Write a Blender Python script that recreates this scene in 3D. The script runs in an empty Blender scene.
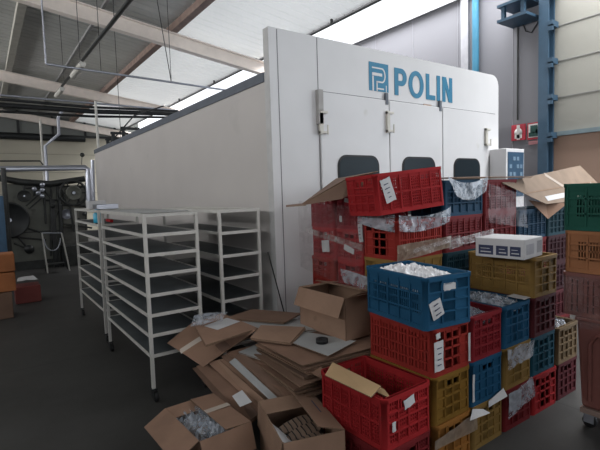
import bpy, math, random
from math import radians as R_, sin, cos, pi
from mathutils import Vector, Matrix, noise
random.seed(7)
D = bpy.data
COL = bpy.context.scene.collection
H = 1.6
# ---------------------------------------------------------------- camera
FPX = 449.19
yaw, pitch, roll = R_(35.194), R_(4.22), R_(-1.8)
_f = Vector((cos(pitch)*sin(yaw), cos(pitch)*cos(yaw), -sin(pitch)))
_r = Vector((cos(yaw), -sin(yaw), 0)); _u = _r.cross(_f)
CR = _r*cos(roll) + _u*sin(roll); CU = -_r*sin(roll) + _u*cos(roll)
CAMP = Vector((0, 0, H))
def ray(x, y): return _f + CR*((x-300)/FPX) + CU*((225-y)/FPX)
def PY(x, y, Y): d = ray(x, y); return CAMP + d*(Y/d.y)
def PX(x, y, X): d = ray(x, y); return CAMP + d*(X/d.x)
def PZ(x, y, z=0.0): d = ray(x, y); return CAMP + d*((z-H)/d.z)
cam = D.cameras.new('camera'); co = D.objects.new('camera', cam); COL.objects.link(co)
M = Matrix((CR, CU, -_f)).transposed().to_4x4(); M.translation = CAMP
co.matrix_world = M
cam.sensor_fit = 'HORIZONTAL'; cam.sensor_width = 36; cam.lens = FPX/600*36; cam.clip_start = .05; cam.clip_end = 300
bpy.context.scene.camera = co

# ---------------------------------------------------------------- materials
MATS = {}
def mat(name, c, rough=.6, metal=0, var=.12, scale=6, bump=0, bscale=40, c2=None, spec=.4, stain=None, trans=0):
    if name in MATS: return MATS[name]
    m = D.materials.new(name); m.use_nodes = True; nt = m.node_tree; n = nt.nodes; l = nt.links
    b = n['Principled BSDF']; b.inputs['Roughness'].default_value = rough; b.inputs['Metallic'].default_value = metal
    b.inputs['Specular IOR Level'].default_value = spec
    tc = n.new('ShaderNodeTexCoord')
    nz = n.new('ShaderNodeTexNoise'); nz.inputs['Scale'].default_value = scale; nz.inputs['Detail'].default_value = 5
    l.new(tc.outputs['Object'], nz.inputs['Vector'])
    rp = n.new('ShaderNodeValToRGB')
    lo = tuple(v*(1-var) for v in c) if c2 is None else c2
    hi = tuple(min(1, v*(1+var)) for v in c)
    rp.color_ramp.elements[0].position = .3; rp.color_ramp.elements[1].position = .7
    rp.color_ramp.elements[0].color = (*lo, 1); rp.color_ramp.elements[1].color = (*hi, 1)
    l.new(nz.outputs['Fac'], rp.inputs['Fac']); out = rp.outputs['Color']
    if stain:
        n2 = n.new('ShaderNodeTexNoise'); n2.inputs['Scale'].default_value = stain[1]; n2.inputs['Detail'].default_value = 8
        l.new(tc.outputs['Object'], n2.inputs['Vector'])
        r2 = n.new('ShaderNodeValToRGB'); r2.color_ramp.elements[0].position = stain[2]; r2.color_ramp.elements[1].position = stain[2]+.08
        r2.color_ramp.elements[0].color = (0, 0, 0, 1); r2.color_ramp.elements[1].color = (1, 1, 1, 1)
        l.new(n2.outputs['Fac'], r2.inputs['Fac'])
        mx = n.new('ShaderNodeMixRGB'); l.new(r2.outputs['Color'], mx.inputs['Fac']); l.new(out, mx.inputs['Color1'])
        mx.inputs['Color2'].default_value = (*stain[0], 1); out = mx.outputs['Color']
    l.new(out, b.inputs['Base Color'])
    if bump:
        n3 = n.new('ShaderNodeTexNoise'); n3.inputs['Scale'].default_value = bscale; n3.inputs['Detail'].default_value = 4
        l.new(tc.outputs['Object'], n3.inputs['Vector'])
        bp = n.new('ShaderNodeBump'); bp.inputs['Strength'].default_value = bump; bp.inputs['Distance'].default_value = .01
        l.new(n3.outputs['Fac'], bp.inputs['Height']); l.new(bp.outputs['Normal'], b.inputs['Normal'])
    MATS[name] = m
    return m
def film_mat(name, c, opac, rough=.15):
    m = D.materials.new(name); m.use_nodes = True; nt = m.node_tree; n = nt.nodes; l = nt.links
    b = n['Principled BSDF']; b.inputs['Base Color'].default_value = (*c, 1); b.inputs['Roughness'].default_value = rough
    b.inputs['Specular IOR Level'].default_value = .8
    tr = n.new('ShaderNodeBsdfTransparent'); mx = n.new('ShaderNodeMixShader')
    tc = n.new('ShaderNodeTexCoord'); nz = n.new('ShaderNodeTexNoise'); nz.inputs['Scale'].default_value = 9; nz.inputs['Detail'].default_value = 6
    nz.inputs['Distortion'].default_value = 1.2
    l.new(tc.outputs['Object'], nz.inputs['Vector'])
    rp = n.new('ShaderNodeValToRGB'); rp.color_ramp.elements[0].position = .35; rp.color_ramp.elements[1].position = .7
    a, h = opac; rp.color_ramp.elements[0].color = (a, a, a, 1); rp.color_ramp.elements[1].color = (h, h, h, 1)
    l.new(nz.outputs['Fac'], rp.inputs['Fac']); l.new(rp.outputs['Color'], mx.inputs['Fac'])
    l.new(tr.outputs[0], mx.inputs[1]); l.new(b.outputs[0], mx.inputs[2]); l.new(mx.outputs[0], n['Material Output'].inputs['Surface'])
    MATS[name] = m; return m

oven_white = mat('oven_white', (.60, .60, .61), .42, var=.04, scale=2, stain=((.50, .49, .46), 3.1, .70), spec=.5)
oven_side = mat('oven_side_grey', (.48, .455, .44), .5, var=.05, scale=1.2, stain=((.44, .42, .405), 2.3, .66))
trim_grey = mat('trim_grey', (.10, .115, .14), .6)
seam_dark = mat('seam_dark', (.16, .16, .17), .6)
window_dark = mat('dark_glass', (.008, .016, .022), .35, var=.05, spec=.15)
rubber = mat('black_rubber', (.012, .012, .013), .6)
logo_blue = mat('logo_blue', (.02, .175, .30), .5, var=.05)
rack_white = mat('rack_white', (.52, .51, .48), .5, var=.07, scale=8, stain=((.22, .12, .07), 7, .72))
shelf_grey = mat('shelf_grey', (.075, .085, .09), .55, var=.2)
steel = mat('steel', (.42, .44, .50), .32, metal=.7, var=.1)
white_paint = mat('white_paint', (.55, .54, .50), .5)
black_metal = mat('black_metal', (.015, .017, .018), .45, var=.2)
dark_iron = mat('dark_iron', (.035, .037, .036), .45, metal=.3, var=.3)
machine_grey = mat('machine_grey', (.13, .135, .115), .55, var=.2, scale=2.5, stain=((.07, .07, .06), 3, .6))
cream = mat('cream_beam', (.76, .69, .63), .6, var=.06)
brown_purlin = mat('brown_purlin', (.23, .165, .14), .7, var=.2)
paper = mat('paper_white', (.50, .50, .51), .7, var=.05, bump=.2)
ink = mat('ink', (.03, .04, .09), .7)
tape_m = mat('brown_tape', (.34, .24, .16), .25, var=.1)
tape_c = mat('clear_tape', (.50, .43, .37), .2, var=.1)
CARD = [mat('cardboard_%d' % i, c, .85, var=.14, scale=4, bump=.15, bscale=60, stain=(tuple(v*.75 for v in c), 5, .66)) for i, c in enumerate(
    [(.215, .125, .085), (.25, .15, .102), (.175, .105, .072), (.28, .175, .12), (.155, .095, .068)])]
card_white = mat('white_cardboard', (.34, .345, .345), .7, var=.06, stain=((.33, .31, .28), 4, .66))
card_yellow = mat('yellow_cardboard', (.42, .28, .15), .8, var=.08)
card_edge = mat('corrugated_edge', (.20, .13, .085), .9, var=.3, scale=90)
blue_steel = mat('blue_steel', (.035, .075, .12), .5, var=.12)
blue_pipe_m = mat('blue_pipe', (.035, .16, .25), .5)
CC = dict(red=(.42, .018, .022), orange_red=(.36, .030, .022), dark_red=(.20, .014, .018), maroon=(.10, .014, .020), shaded_maroon=(.05, .009, .014), crimson=(.30, .018, .028),  # the darkest maroon has shade put into its colour
          blue=(.012, .10, .21), dark_blue=(.012, .055, .11), teal=(.012, .05, .07), deep_teal=(.012, .085, .13), mustard=(.26, .135, .02), ochre=(.30, .18, .05), gold=(.22, .15, .08),
          green=(.012, .10, .07), orange_brown=(.40, .17, .075), orange=(.50, .15, .03), orange_ochre=(.36, .15, .03))
CC = {k: tuple(x*.68+.008 for x in v) for k, v in CC.items()}
CM = {k: mat('plastic_'+k, v, .6, var=.10, scale=5, spec=.07, stain=(tuple(x*.8+.006 for x in v), 8, .66)) for k, v in CC.items()}
film = film_mat('stretch_film', (.46, .42, .41), (.15, .60))
film_tan = film_mat('brown_tinted_film', (.24, .185, .14), (.55, .92), .3)
film_haze = film_mat('clear_film', (.30, .26, .27), (.06, .22), .3)
bag = film_mat('plastic_bag', (.46, .50, .56), (.20, .78))
bag_white = film_mat('white_plastic_bag', (.72, .72, .74), (.80, .98), .3)

# ---------------------------------------------------------------- mesh builder
class MB:
    def __init__(s): s.v = []; s.f = []; s.mi = []; s.sm = []
    def add(s, vs, fs, m=0, smooth=False, T=None):
        o = len(s.v)
        s.v += [tuple(T @ Vector(p)) if T else tuple(p) for p in vs]
        s.f += [tuple(i+o for i in f) for f in fs]; s.mi += [m]*len(fs); s.sm += [smooth]*len(fs)
        return s
    def box(s, x0, x1, y0, y1, z0, z1, m=0, T=None):
        x0, x1 = min(x0, x1), max(x0, x1); y0, y1 = min(y0, y1), max(y0, y1); z0, z1 = min(z0, z1), max(z0, z1)
        return s.add([(x0, y0, z0), (x1, y0, z0), (x1, y1, z0), (x0, y1, z0), (x0, y0, z1), (x1, y0, z1), (x1, y1, z1), (x0, y1, z1)],
              [(0, 3, 2, 1), (4, 5, 6, 7), (0, 1, 5, 4), (1, 2, 6, 5), (2, 3, 7, 6), (3, 0, 4, 7)], m, False, T)
    def tube(s, pts, r, seg=8, m=0, cap=True, smooth=True):
        pts = [Vector(p) for p in pts]; vs = []; fs = []
        n = len(pts); prev = None
        for i, p in enumerate(pts):
            t = (pts[min(i+1, n-1)] - pts[max(i-1, 0)]).normalized()
            a = prev if prev is not None and abs(prev.dot(t)) < .95 else (Vector((0, 0, 1)) if abs(t.z) < .9 else Vector((1, 0, 0)))
            a = (a - t*a.dot(t)).normalized(); b = t.cross(a); prev = a
            rr = r[i] if isinstance(r, (list, tuple)) else r
            for k in range(seg):
                w = 2*pi*k/seg + pi/seg; vs.append(p + a*cos(w)*rr + b*sin(w)*rr)
        for i in range(n-1):
            for k in range(seg):
                fs.append((i*seg+k, i*seg+(k+1) % seg, (i+1)*seg+(k+1) % seg, (i+1)*seg+k))
        s.add(vs, fs, m, smooth)
        if cap: s.add(vs[:seg], [tuple(reversed(range(seg)))], m); s.add(vs[-seg:], [tuple(range(seg))], m)
        return s
    def disc(s, c, ax, prof, seg=28, m=0, smooth=True):       # lathe: prof = [(radius, height along ax)]
        ax = Vector(ax).normalized(); a = ax.orthogonal().normalized(); b = ax.cross(a); c = Vector(c); vs = []; fs = []
        for r, h in prof:
            for k in range(seg): w = 2*pi*k/seg; vs.append(c + ax*h + (a*cos(w)+b*sin(w))*r)
        for i in range(len(prof)-1):
            for k in range(seg): fs.append((i*seg+k, i*seg+(k+1) % seg, (i+1)*seg+(k+1) % seg, (i+1)*seg+k))
        return s.add(vs, fs, m, smooth)
    def prism(s, poly, p0, ux, uy, un, h, m=0):               # polygon (2d) extruded along un
        p0, ux, uy, un = map(Vector, (p0, ux, uy, un)); n = len(poly)
        vs = [p0+ux*a+uy*b for a, b in poly] + [p0+ux*a+uy*b+un*h for a, b in poly]
        return s.add(vs, [tuple(reversed(range(n))), tuple(range(n, 2*n))] + [(i, (i+1) % n, n+(i+1) % n, n+i) for i in range(n)], m)
    def mesh(s, name, mats):
        me = D.meshes.new(name); me.from_pydata(s.v, [], s.f)
        for m in (mats if isinstance(mats, (list, tuple)) else [mats]): me.materials.append(m)
        for p, i, q in zip(me.polygons, s.mi, s.sm): p.material_index = i; p.use_smooth = q
        me.update(); return me
    def build(s, name, mats, parent=None, loc=None, rot=None):
        return link(name, s.mesh(name, mats), parent, loc, rot)
def link(name, me, parent=None, loc=None, rot=None):
    o = D.objects.new(name, me); COL.objects.link(o)
    if parent: o.parent = parent
    if loc is not None: o.location = loc
    if rot is not None: o.rotation_euler = rot
    return o
def bevel(o, w=.004, seg=2):
    md = o.modifiers.new('bevel', 'BEVEL'); md.width = w; md.segments = seg; md.limit_method = 'ANGLE'; return o
def tag(o, label=None, cat=None, group=None, kind=None):
    if label: o['label'] = label
    if cat: o['category'] = cat
    if group: o['group'] = group
    if kind: o['kind'] = kind
    return o
def thing(name, label, cat, loc=(0, 0, 0), rot=(0, 0, 0), group=None):
    o = D.objects.new(name, None); COL.objects.link(o); o.location = loc; o.rotation_euler = rot
    o.empty_display_size = .1
    return tag(o, label, cat, group)
def struct(mb, name, mats): return tag(mb.build(name, mats), kind='structure')

# ================================================================ THE HALL
XR, XL, YF, YB = 7.0, -7.0, -6.0, 24.4
SL = .136
def zroof(x): return 4.98 + SL*(XR-x)
# floor
fm = D.materials.new('painted_concrete_floor'); fm.use_nodes = True; nt = fm.node_tree; n = nt.nodes; l = nt.links
b = n['Principled BSDF']; tc = n.new('ShaderNodeTexCoord')
nz = n.new('ShaderNodeTexNoise'); nz.inputs['Scale'].default_value = 1.3; nz.inputs['Detail'].default_value = 9; nz.inputs['Roughness'].default_value = .65
l.new(tc.outputs['Object'], nz.inputs['Vector'])
rp = n.new('ShaderNodeValToRGB'); rp.color_ramp.elements[0].position = .3; rp.color_ramp.elements[1].position = .72
rp.color_ramp.elements[0].color = (.034, .033, .031, 1); rp.color_ramp.elements[1].color = (.058, .057, .055, 1)
l.new(nz.outputs['Fac'], rp.inputs['Fac'])
sx = n.new('ShaderNodeSeparateXYZ'); l.new(tc.outputs['Object'], sx.inputs[0])
def saw(sock, per, off):
    a = n.new('ShaderNodeMath'); a.operation = 'ADD'; a.inputs[1].default_value = off; l.new(sock, a.inputs[0])
    c = n.new('ShaderNodeMath'); c.operation = 'PINGPONG'; c.inputs[1].default_value = per/2; l.new(a.outputs[0], c.inputs[0])
    d = n.new('ShaderNodeMath'); d.operation = 'LESS_THAN'; d.inputs[1].default_value = .006; l.new(c.outputs[0], d.inputs[0]); return d
j1 = saw(sx.outputs[0], 4.0, -3.35+4); j2 = saw(sx.outputs[1], 4.0, -.95+4)
mxm = n.new('ShaderNodeMath'); mxm.operation = 'MAXIMUM'; l.new(j1.outputs[0], mxm.inputs[0]); l.new(j2.outputs[0], mxm.inputs[1])
mc = n.new('ShaderNodeMixRGB'); l.new(mxm.outputs[0], mc.inputs['Fac']); l.new(rp.outputs['Color'], mc.inputs['Color1']); mc.inputs['Color2'].default_value = (.03, .03, .03, 1)
l.new(mc.outputs[0], b.inputs['Base Color']); b.inputs['Roughness'].default_value = .55; b.inputs['Specular IOR Level'].default_value = .3
struct(MB().box(XL-.2, XR+.2, YF-.2, YB+.2, -.15, 0), 'floor', fm)

# roof sheets with trapezoid ribs running down the slope, right part coloured paler as if lit by the skylight
roof_m = mat('roof_sheet', (.42, .43, .42), .38, metal=.25, var=.12, scale=1.2, spec=.6)
roof_m2 = mat('roof_sheet_lit', (.80, .81, .80), .40, metal=.05, var=.06, scale=1.2, spec=.5)
nt_ = roof_m2.node_tree; tl_ = nt_.nodes.new('ShaderNodeBsdfTranslucent'); tl_.inputs[0].default_value = (.82, .82, .80, 1)  # translucent share added so the right roof looks brightly lit
mx_ = nt_.nodes.new('ShaderNodeMixShader'); mx_.inputs[0].default_value = .38
nt_.links.new(nt_.nodes['Principled BSDF'].outputs[0], mx_.inputs[1]); nt_.links.new(tl_.outputs[0], mx_.inputs[2]); nt_.links.new(mx_.outputs[0], nt_.nodes['Material Output'].inputs['Surface'])
SKX0, SKX1 = 6.22, 6.93
def roof(x0, x1, y0, y1, name, m):
    mb = MB(); vs = []; fs = []; y = y0; prof = []
    while y < y1 - 1e-6:
        for dy, dz in ((0, 0), (.20, 0), (.215, .014), (.24, .014), (.255, 0)):
            if y+dy <= y1: prof.append((y+dy, dz))
        y += .255
    prof.append((y1, 0))
    for yy, dz in prof:
        vs += [(x0, yy, zroof(x0)+dz), (x1, yy, zroof(x1)+dz)]
    for i in range(len(prof)-1): fs.append((2*i, 2*i+1, 2*i+3, 2*i+2))
    if m is roof_m: nv = len(vs); vs += [(a, b_, c+.08) for a, b_, c in vs]; fs += [tuple(reversed([i+nv for i in f])) for f in fs]
    mb.add(vs, fs)
    return struct(mb, name, m)
roof(XL, 3.72, YF, YB, 'ceiling_left', roof_m)
roof(3.72, SKX0, YF, YB, 'ceiling_right', roof_m2)
mb = MB()
for y in [YF+i*.62 for i in range(50)]:
    if y < YB: mb.box(SKX0-.02, SKX1+.02, y-.012, y+.012, zroof(XR)-.0, zroof(XR)+.06)
# gutter-side frame of the skylight strip
mb = MB(); mb.box(SKX1, XR+.15, YF, YB, zroof(XR)-.16, zroof(XR)+.10); mb.box(SKX0-.05, SKX0, YF, YB, zroof(SKX0)-.04, zroof(SKX0)+.09)
struct(mb, 'trim_1', mat('eave_grey', (.30, .30, .31), .6))
# back (far) wall: cream sandwich panel below, dull glazing above
wall_cream = mat('wall_cream', (.50, .47, .38), .6, var=.05, scale=.8)
struct(MB().box(XL, XR, YB, YB+.2, 0, 4.62), 'wall_far', wall_cream)
mb = MB().box(XL, XR, YB+.02, YB+.12, 4.62, 7.2)
struct(mb, 'window_1', mat('dull_glazing', (.17, .18, .17), .4, var=.15, scale=.5))
mb = MB()
for x in (-1.2, .2, 1.6, 3.0, 4.4, 5.8): mb.box(x-.05, x+.05, YB-.06, YB+.02, 4.62, 6.4)
mb.box(XL, XR, YB-.08, YB+.02, 4.58, 4.68)
struct(mb, 'trim_2', black_metal)
mb = MB()
for z in (.9, 1.9, 2.9, 3.75): mb.box(XL, XR, YB-.012, YB, z-.012, z+.012)
struct(mb, 'trim_3', mat('cream_joint', (.33, .31, .25), .7))
# left and rear walls (behind the camera), high bands opened for added fill lamps
wall_grey = mat('wall_grey', (.155, .155, .17), .55, var=.05, scale=.7)
mb = MB().box(XL-.2, XL, YF-.2, YB+.2, 0, 3.4).box(XL-.2, XL, YF-.2, YB+.2, 5.4, 7.2).box(XL-.2, XL, YF-.2, -3, 3.4, 5.4).box(XL-.2, XL, 21, YB+.2, 3.4, 5.4)
struct(mb, 'wall_left', wall_grey)
mb = MB().box(XL, -4.5, YF-.2, YF, 0, 7.2).box(4.6, XR+.2, YF-.2, YF, 0, 7.2).box(-4.5, 4.6, YF-.2, YF, 0, 2.2).box(-4.5, 4.6, YF-.2, YF, 4.9, 7.2)
struct(mb, 'wall_rear', wall_grey)
# right wall: grey ribbed sandwich panel beyond the blue column, cream sectional gate panel before it
GY = 3.30                       # where gate starts
mb = MB().box(XR, XR+.2, 3.42, YB+.2, 0, zroof(XR)+.02)
struct(mb, 'wall_right', wall_grey)
mb = MB(); y = 3.95
while y < YB:
    mb.box(XR-.006, XR, y-.004, y+.004, 0, 4.9); y += 1.0
struct(mb, 'trim_4', mat('grey_joint', (.24, .24, .26), .6))
mb = MB().box(XR-.05, XR, 4.72, 4.86, 0, 4.9)
struct(mb, 'trim_5', mat('pale_flashing', (.30, .30, .32), .5))
gate_cream = mat('gate_cream', (.27, .265, .235), .6, var=.05, scale=1)
gate_tan = mat('gate_tan', (.30, .20, .15), .65, var=.05, scale=1)
OY0, OY1, OZ = -3.2, 1.15, 2.9       # open doorway in the gate line, outside the frame to the right
mb = MB().box(XR, XR+.2, OY1, 3.42, 0, 2.32, 1).box(XR, XR+.2, OY1, 3.42, 2.32, zroof(XR)+.02, 0)
mb.box(XR, XR+.2, YF-.2, OY0, 0, zroof(XR)+.02).box(XR, XR+.2, OY0, OY1, OZ, zroof(XR)+.02)
struct(mb, 'wall_right_gate', [gate_cream, gate_tan])
mb = MB()
for z in (2.86, 3.38, 3.88, 4.38): mb.box(XR-.008, XR, OY1, 3.3, z-.006, z+.006)
struct(mb, 'trim_6', mat('gate_joint', (.20, .20, .19), .6))
mb = MB().box(XR-.05, XR, OY1, 3.28, 2.30, 2.36)
struct(mb, 'trim_7', mat('gate_rail', (.15, .20, .22), .5))
# rafters
for i, yb in enumerate((3.38, 10.1, 17.0, 24.0)):
    mb = MB(); x0, x1 = XL, XR-.02
    def slab(zb, zt, hw):
        return [(x0, yb-hw, zroof(x0)+zb), (x1, yb-hw, zroof(x1)+zb), (x1, yb+hw, zroof(x1)+zb), (x0, yb+hw, zroof(x0)+zb),
                (x0, yb-hw, zroof(x0)+zt), (x1, yb-hw, zroof(x1)+zt), (x1, yb+hw, zroof(x1)+zt), (x0, yb+hw, zroof(x0)+zt)]
    fc = [(0, 3, 2, 1), (4, 5, 6, 7), (0, 1, 5, 4), (1, 2, 6, 5), (2, 3, 7, 6), (3, 0, 4, 7)]
    mb.add(slab(-.48, -.455, .09), fc); mb.add(slab(-.19, -.165, .09), fc); mb.add(slab(-.455, -.19, .02), fc)
    tag(mb.build('roof_rafter', cream), ['cream steel roof rafter above the blue column, nearest of the four', 'cream steel roof rafter ending above the oven corner, the largest in view',
        'cream steel roof rafter second from the far wall', 'cream steel roof rafter right against the far wall'][i], 'roof beam', 'roof rafters')
    # portal column
    c = blue_steel if i == 0 else cream
    mb = MB().box(XR-.20, XR-.18, yb-.07, yb+.07, 0, 4.6).box(XR-.04, XR-.01, yb-.07, yb+.07, 0, 4.6).box(XR-.18, XR-.04, yb-.012, yb+.012, 0, 4.6)
    lb = ['blue painted steel column between grey wall and cream gate panels', 'cream steel column rising behind the oven to the largest rafter', 'cream steel column hidden mostly behind the oven, mid hall',
          'cream steel column at the far right corner of hall'][i]
    if i == 0:
        col = thing('steel_column', lb, 'column', (0, 0, 0), group='portal columns'); mb.build('shaft', c, col)
        for z in (2.32, 2.86, 3.38, 3.9, 4.38):
            MB().box(XR-.21, XR-.03, yb-.13, yb-.071, z-.05, z+.03).box(XR-.21, XR-.17, yb-.13, yb-.071, z-.11, z-.03).build('bracket', blue_steel, col)
    else: tag(mb.build('steel_column', c), lb, 'column', 'portal columns')
def purlin(x, drop, m, w, h, lab):
    z = zroof(x)-drop
    tag(MB().box(x-w/2, x+w/2, YF+.05, YB-.05, z-h, z).build('roof_purlin', m), lab, 'roof beam', 'roof purlins')
purlin(3.78, .012, brown_purlin, .16, .15, 'brown rusty roof purlin dividing the dim roof from the brightened roof')
purlin(.97, .012, mat('pale_purlin', (.36, .35, .31), .6), .16, .15, 'pale grey roof purlin at the far left')
purlin(2.35, .0, mat('grey_purlin', (.24, .24, .24), .6), .06, .06, 'thin grey roof purlin in dark left roof area')
# conduit under the roof by the skylight
mb = MB().tube([(6.10, YF+.1, 5.00), (6.10, 23.9, 5.00)], .022)
for y in (5.6, 7.3, 10.4, 13, 16): mb.box(6.08, 6.12, y-.02, y+.02, 5.0, zroof(6.1)+.01)
tag(mb.build('roof_conduit', dark_iron), 'thin dark conduit clipped under the brightened roof beside the skylight', 'conduit')

# ---- hanging services
def tubeobj(name, pts, r, m, lab, cat, seg=8, group=None):
    return tag(MB().tube(pts, r, seg).build(name, m), lab, cat, group)
p0 = PY(130, 0, 5.2); p1 = PY(55, 95, 13.5)
pm = p0.lerp(p1, .5)
lt = thing('light_track', 'black conduit with lamp bodies slanting under the dark roof sheets', 'lighting conduit')
MB().tube([p0+(p0-p1)*.35, p0, p1], .028).build('conduit', black_metal, lt)
for t in (.42, .80):
    a = p0.lerp(p1, t); b2 = p0.lerp(p1, t+.16)
    MB().tube([a-Vector((0, 0, .06)), b2-Vector((0, 0, .06))], .06, 6).build('lamp_body', white_paint, lt)
for t in (.1, .45, .75):
    a = p0.lerp(p1, t); MB().tube([a, (a.x, a.y, zroof(a.x))], .006, 5).build('hanger', black_metal, lt)
a = PY(42, 5, 8.6); b2 = PY(46, 64, 8.6); c2 = PY(232, 91, 8.6)
hp = thing('hanging_pipe', 'thin galvanised pipe hung below the roof on rods', 'pipe')
MB().tube([(a.x, a.y, zroof(a.x)), b2], .014, 6).build('drop_rod', steel, hp)
MB().tube([b2, c2], .02, 6).build('pipe_run', steel, hp)
for t in (.25, .62): q = b2.lerp(c2, t); MB().tube([q, (q.x, q.y, zroof(q.x))], .006, 5).build('hanger', dark_iron, hp)
q = b2.lerp(c2, .62)
MB().tube([q, (q.x-.22, q.y, zroof(q.x)-.02)], .008, 5).build('brace', dark_iron, hp)
# black pipes crossing at oven far end
for k, (ya, yb_, rr, lb) in enumerate(((99, 111, .03, 'topmost of three black pipes crossing above the oven far end'), (105, 114, .055, 'middle of three black pipes crossing above the oven far end'),
                                  (112, 117.5, .03, 'lowest thin pipe of three crossing above the oven far end'))):
    Y = 11.0+k*.16
    a = PY(-25, ya-2, Y); b2 = PY(178, yb_, Y+.6)
    tubeobj('overhead_pipe', [a, a.lerp(b2, .5)-Vector((0, 0, .05)), b2], rr, black_metal, lb, 'pipe', group='overhead pipes')
tubeobj('overhead_conduit', [PY(-25, 93, 11.0), PY(178, 110.5, 11.6)], .022, steel, 'silver conduit lying above the three black overhead pipes', 'conduit')
# posts holding them on oven roof
OX, OYF, OYB = 2.156, 3.45, 11.0
OTOP = 2.60
for (x, y0, y1, lb) in ((95, 101, 152, 'white post on oven roof at its far left corner'), (112, 62, 146, 'thin dark hanger rod behind the white roof post')):
    Y = 10.9 if x == 95 else 11.4
    a = PY(x, y0, Y)
    if x == 95: tubeobj('pipe_post', [(2.22, 10.9, OTOP), (2.22, 10.9, a.z)], .03, white_paint, lb, 'post', 6)
    else: tubeobj('hanger_rod', [(a.x+.1, 11.4, 2.9), (a.x+.1, 11.4, zroof(a.x+.1))], .007, dark_iron, lb, 'rod', 6)
# small valve gear on oven roof edge
for (yy, xo, h, lb) in ((9.0, 2.30, .34, 'black bracket standing on oven roof nearer the camera'), (9.9, 2.32, .36, 'black bracket standing on oven roof, middle one'), (10.5, 2.34, .30, 'black bracket standing on oven roof nearest far end')):
    mb = MB().box(xo-.03, xo+.03, yy-.03, yy+.03, OTOP, OTOP+h).box(xo-.05, xo+.3, yy-.02, yy+.02, OTOP+h-.05, OTOP+h)
    tag(mb.build('roof_bracket', black_metal), lb, 'bracket', 'oven roof brackets')
tubeobj('roof_stay', [(2.34, 10.7, OTOP+.12), (2.6, 9.3, OTOP+.62), (2.9, 8.4, OTOP+.68)], .014, black_metal, 'thin black stay rising over the oven roof', 'stay')
# rear black duct and white pipes near the far wall
tubeobj('far_duct', [PY(-12, 135, 24.1), PY(85, 139, 24.1)], .16, black_metal, 'long black duct in front of far wall glazing', 'duct')
tubeobj('far_pipe', [PY(40, 120, 17.5), (PY(40, 120, 17.5).x, 17.5, 0)], .035, white_paint, 'upright white pipe before the cream far wall', 'pipe')
tubeobj('elbow_duct', [PY(62, 111, 15), PY(58, 118, 15), PY(59, 134, 15), PY(45, 146, 15), (PY(46, 168, 15).x, 15, 0)], .045, steel, 'bent silver duct dropping to the dough machine', 'duct')

# ================================================================ OVEN / CABINET
oven = thing('proofing_chamber', 'large white proofing chamber with blue POLIN lettering and three windowed doors', 'industrial chamber', (0, 0, 0))
OXR = 5.76
mb = MB().box(OX, OXR, OYF+.02, OYB, 0, OTOP)
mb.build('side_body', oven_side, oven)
MB().box(OX, OXR, OYF+.095, OYB, OTOP+.0005, OTOP+.004).build('roof_sheet', mat('chamber_roof_bounce', (.80, .80, .79), .5), oven)  # white sheet added to bounce skylight up to the ceiling
mb = MB().box(OX-.012, OXR+.01, OYF+.09, OYB+.01, OTOP, OTOP+.085)
o = mb.build('roof_trim', trim_grey, oven)
# front fascia with rounded right top corner, thickness 9 cm, holes only in look (doors sit 15 mm proud)
FT = 3.06
poly = [(OX, 0), (OXR, 0), (OXR, FT-.14)]
for k in range(1, 7): a = pi/2*k/6; poly.append((OXR-.14+.14*cos(a), FT-.14+.14*sin(a)))
poly += [(OX, FT)]
MB().prism(poly, (0, OYF+.09, 0), (1, 0, 0), (0, 0, 1), (0, -1, 0), .09).build('front_fascia', oven_white, oven)
MB().box(OX-.003, OX+.0, OYF+.001, OYF+.088, 0, FT-.003).build('edge_strip', mat('edge_strip', (.46, .46, .46), .5), oven)['label'] = 'grey strip closing the fascia edge'
MB().box(OX+.085, OX+.091, OYF-.003, OYF, 0, FT-.01).box(2.69, 2.697, OYF-.003, OYF, 0, FT-.01).box(2.70, OXR-.08, OYF-.003, OYF, 2.553, 2.558).build('panel_joint', seam_dark, oven)
DT = 2.545
for (x0, x1, w0, w1) in ((2.70, 3.632, 2.915, 3.445), (3.645, 4.535, 3.845, 4.372), (4.55, 5.50, 4.765, 5.27)):
    d = bevel(MB().box(x0, x1, OYF-.022, OYF-.001, .03, DT).build('door', oven_white, oven), .006)
    rr = .09; wz0, wz1 = 1.33, 1.935
    def rrect(x0, x1, z0, z1, r):
        p = []
        for (cx, cz, a0) in ((x1-r, z0+r, -90), (x1-r, z1-r, 0), (x0+r, z1-r, 90), (x0+r, z0+r, 180)):
            for k in range(7): a = R_(a0+90*k/6); p.append((cx+r*cos(a), cz+r*sin(a)))
        return p
    MB().prism(rrect(w0-.02, w1+.02, wz0-.02, wz1+.02, .11), (0, OYF-.022, 0), (1, 0, 0), (0, 0, 1), (0, -1, 0), .008).build('window_gasket', rubber, d)
    MB().prism(rrect(w0, w1, wz0, wz1, rr), (0, OYF-.030, 0), (1, 0, 0), (0, 0, 1), (0, -1, 0), .003).build('window_pane', window_dark, d)
for (x, zz) in ((2.69, 2.27), (3.60, 2.33), (5.42, 2.25)):      # hinges / latches
    mb = MB().box(x-.02, x+.02, OYF-.05, OYF-.022, zz-.13, zz+.10).box(x-.02, x+.07, OYF-.06, OYF-.022, zz-.12, zz-.10).box(x-.02, x+.07, OYF-.06, OYF-.022, zz+.07, zz+.09)
    mb.tube([(x+.065, OYF-.06, zz-.13), (x+.065, OYF-.06, zz-.04)], .008)
    mb.build('hinge', mat('latch_cream', (.50, .48, .43), .4), oven)
MB().box(2.66, 2.715, OYF-.05, OYF-.001, 2.24, 2.56).build('hinge_cover', mat('hinge_grey', (.33, .32, .31), .5), oven)
for x in (3.60, 4.50): MB().box(x-.018, x+.018, OYF-.03, OYF-.003, 2.50, 2.62).build('door_stop', trim_grey, oven)
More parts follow.
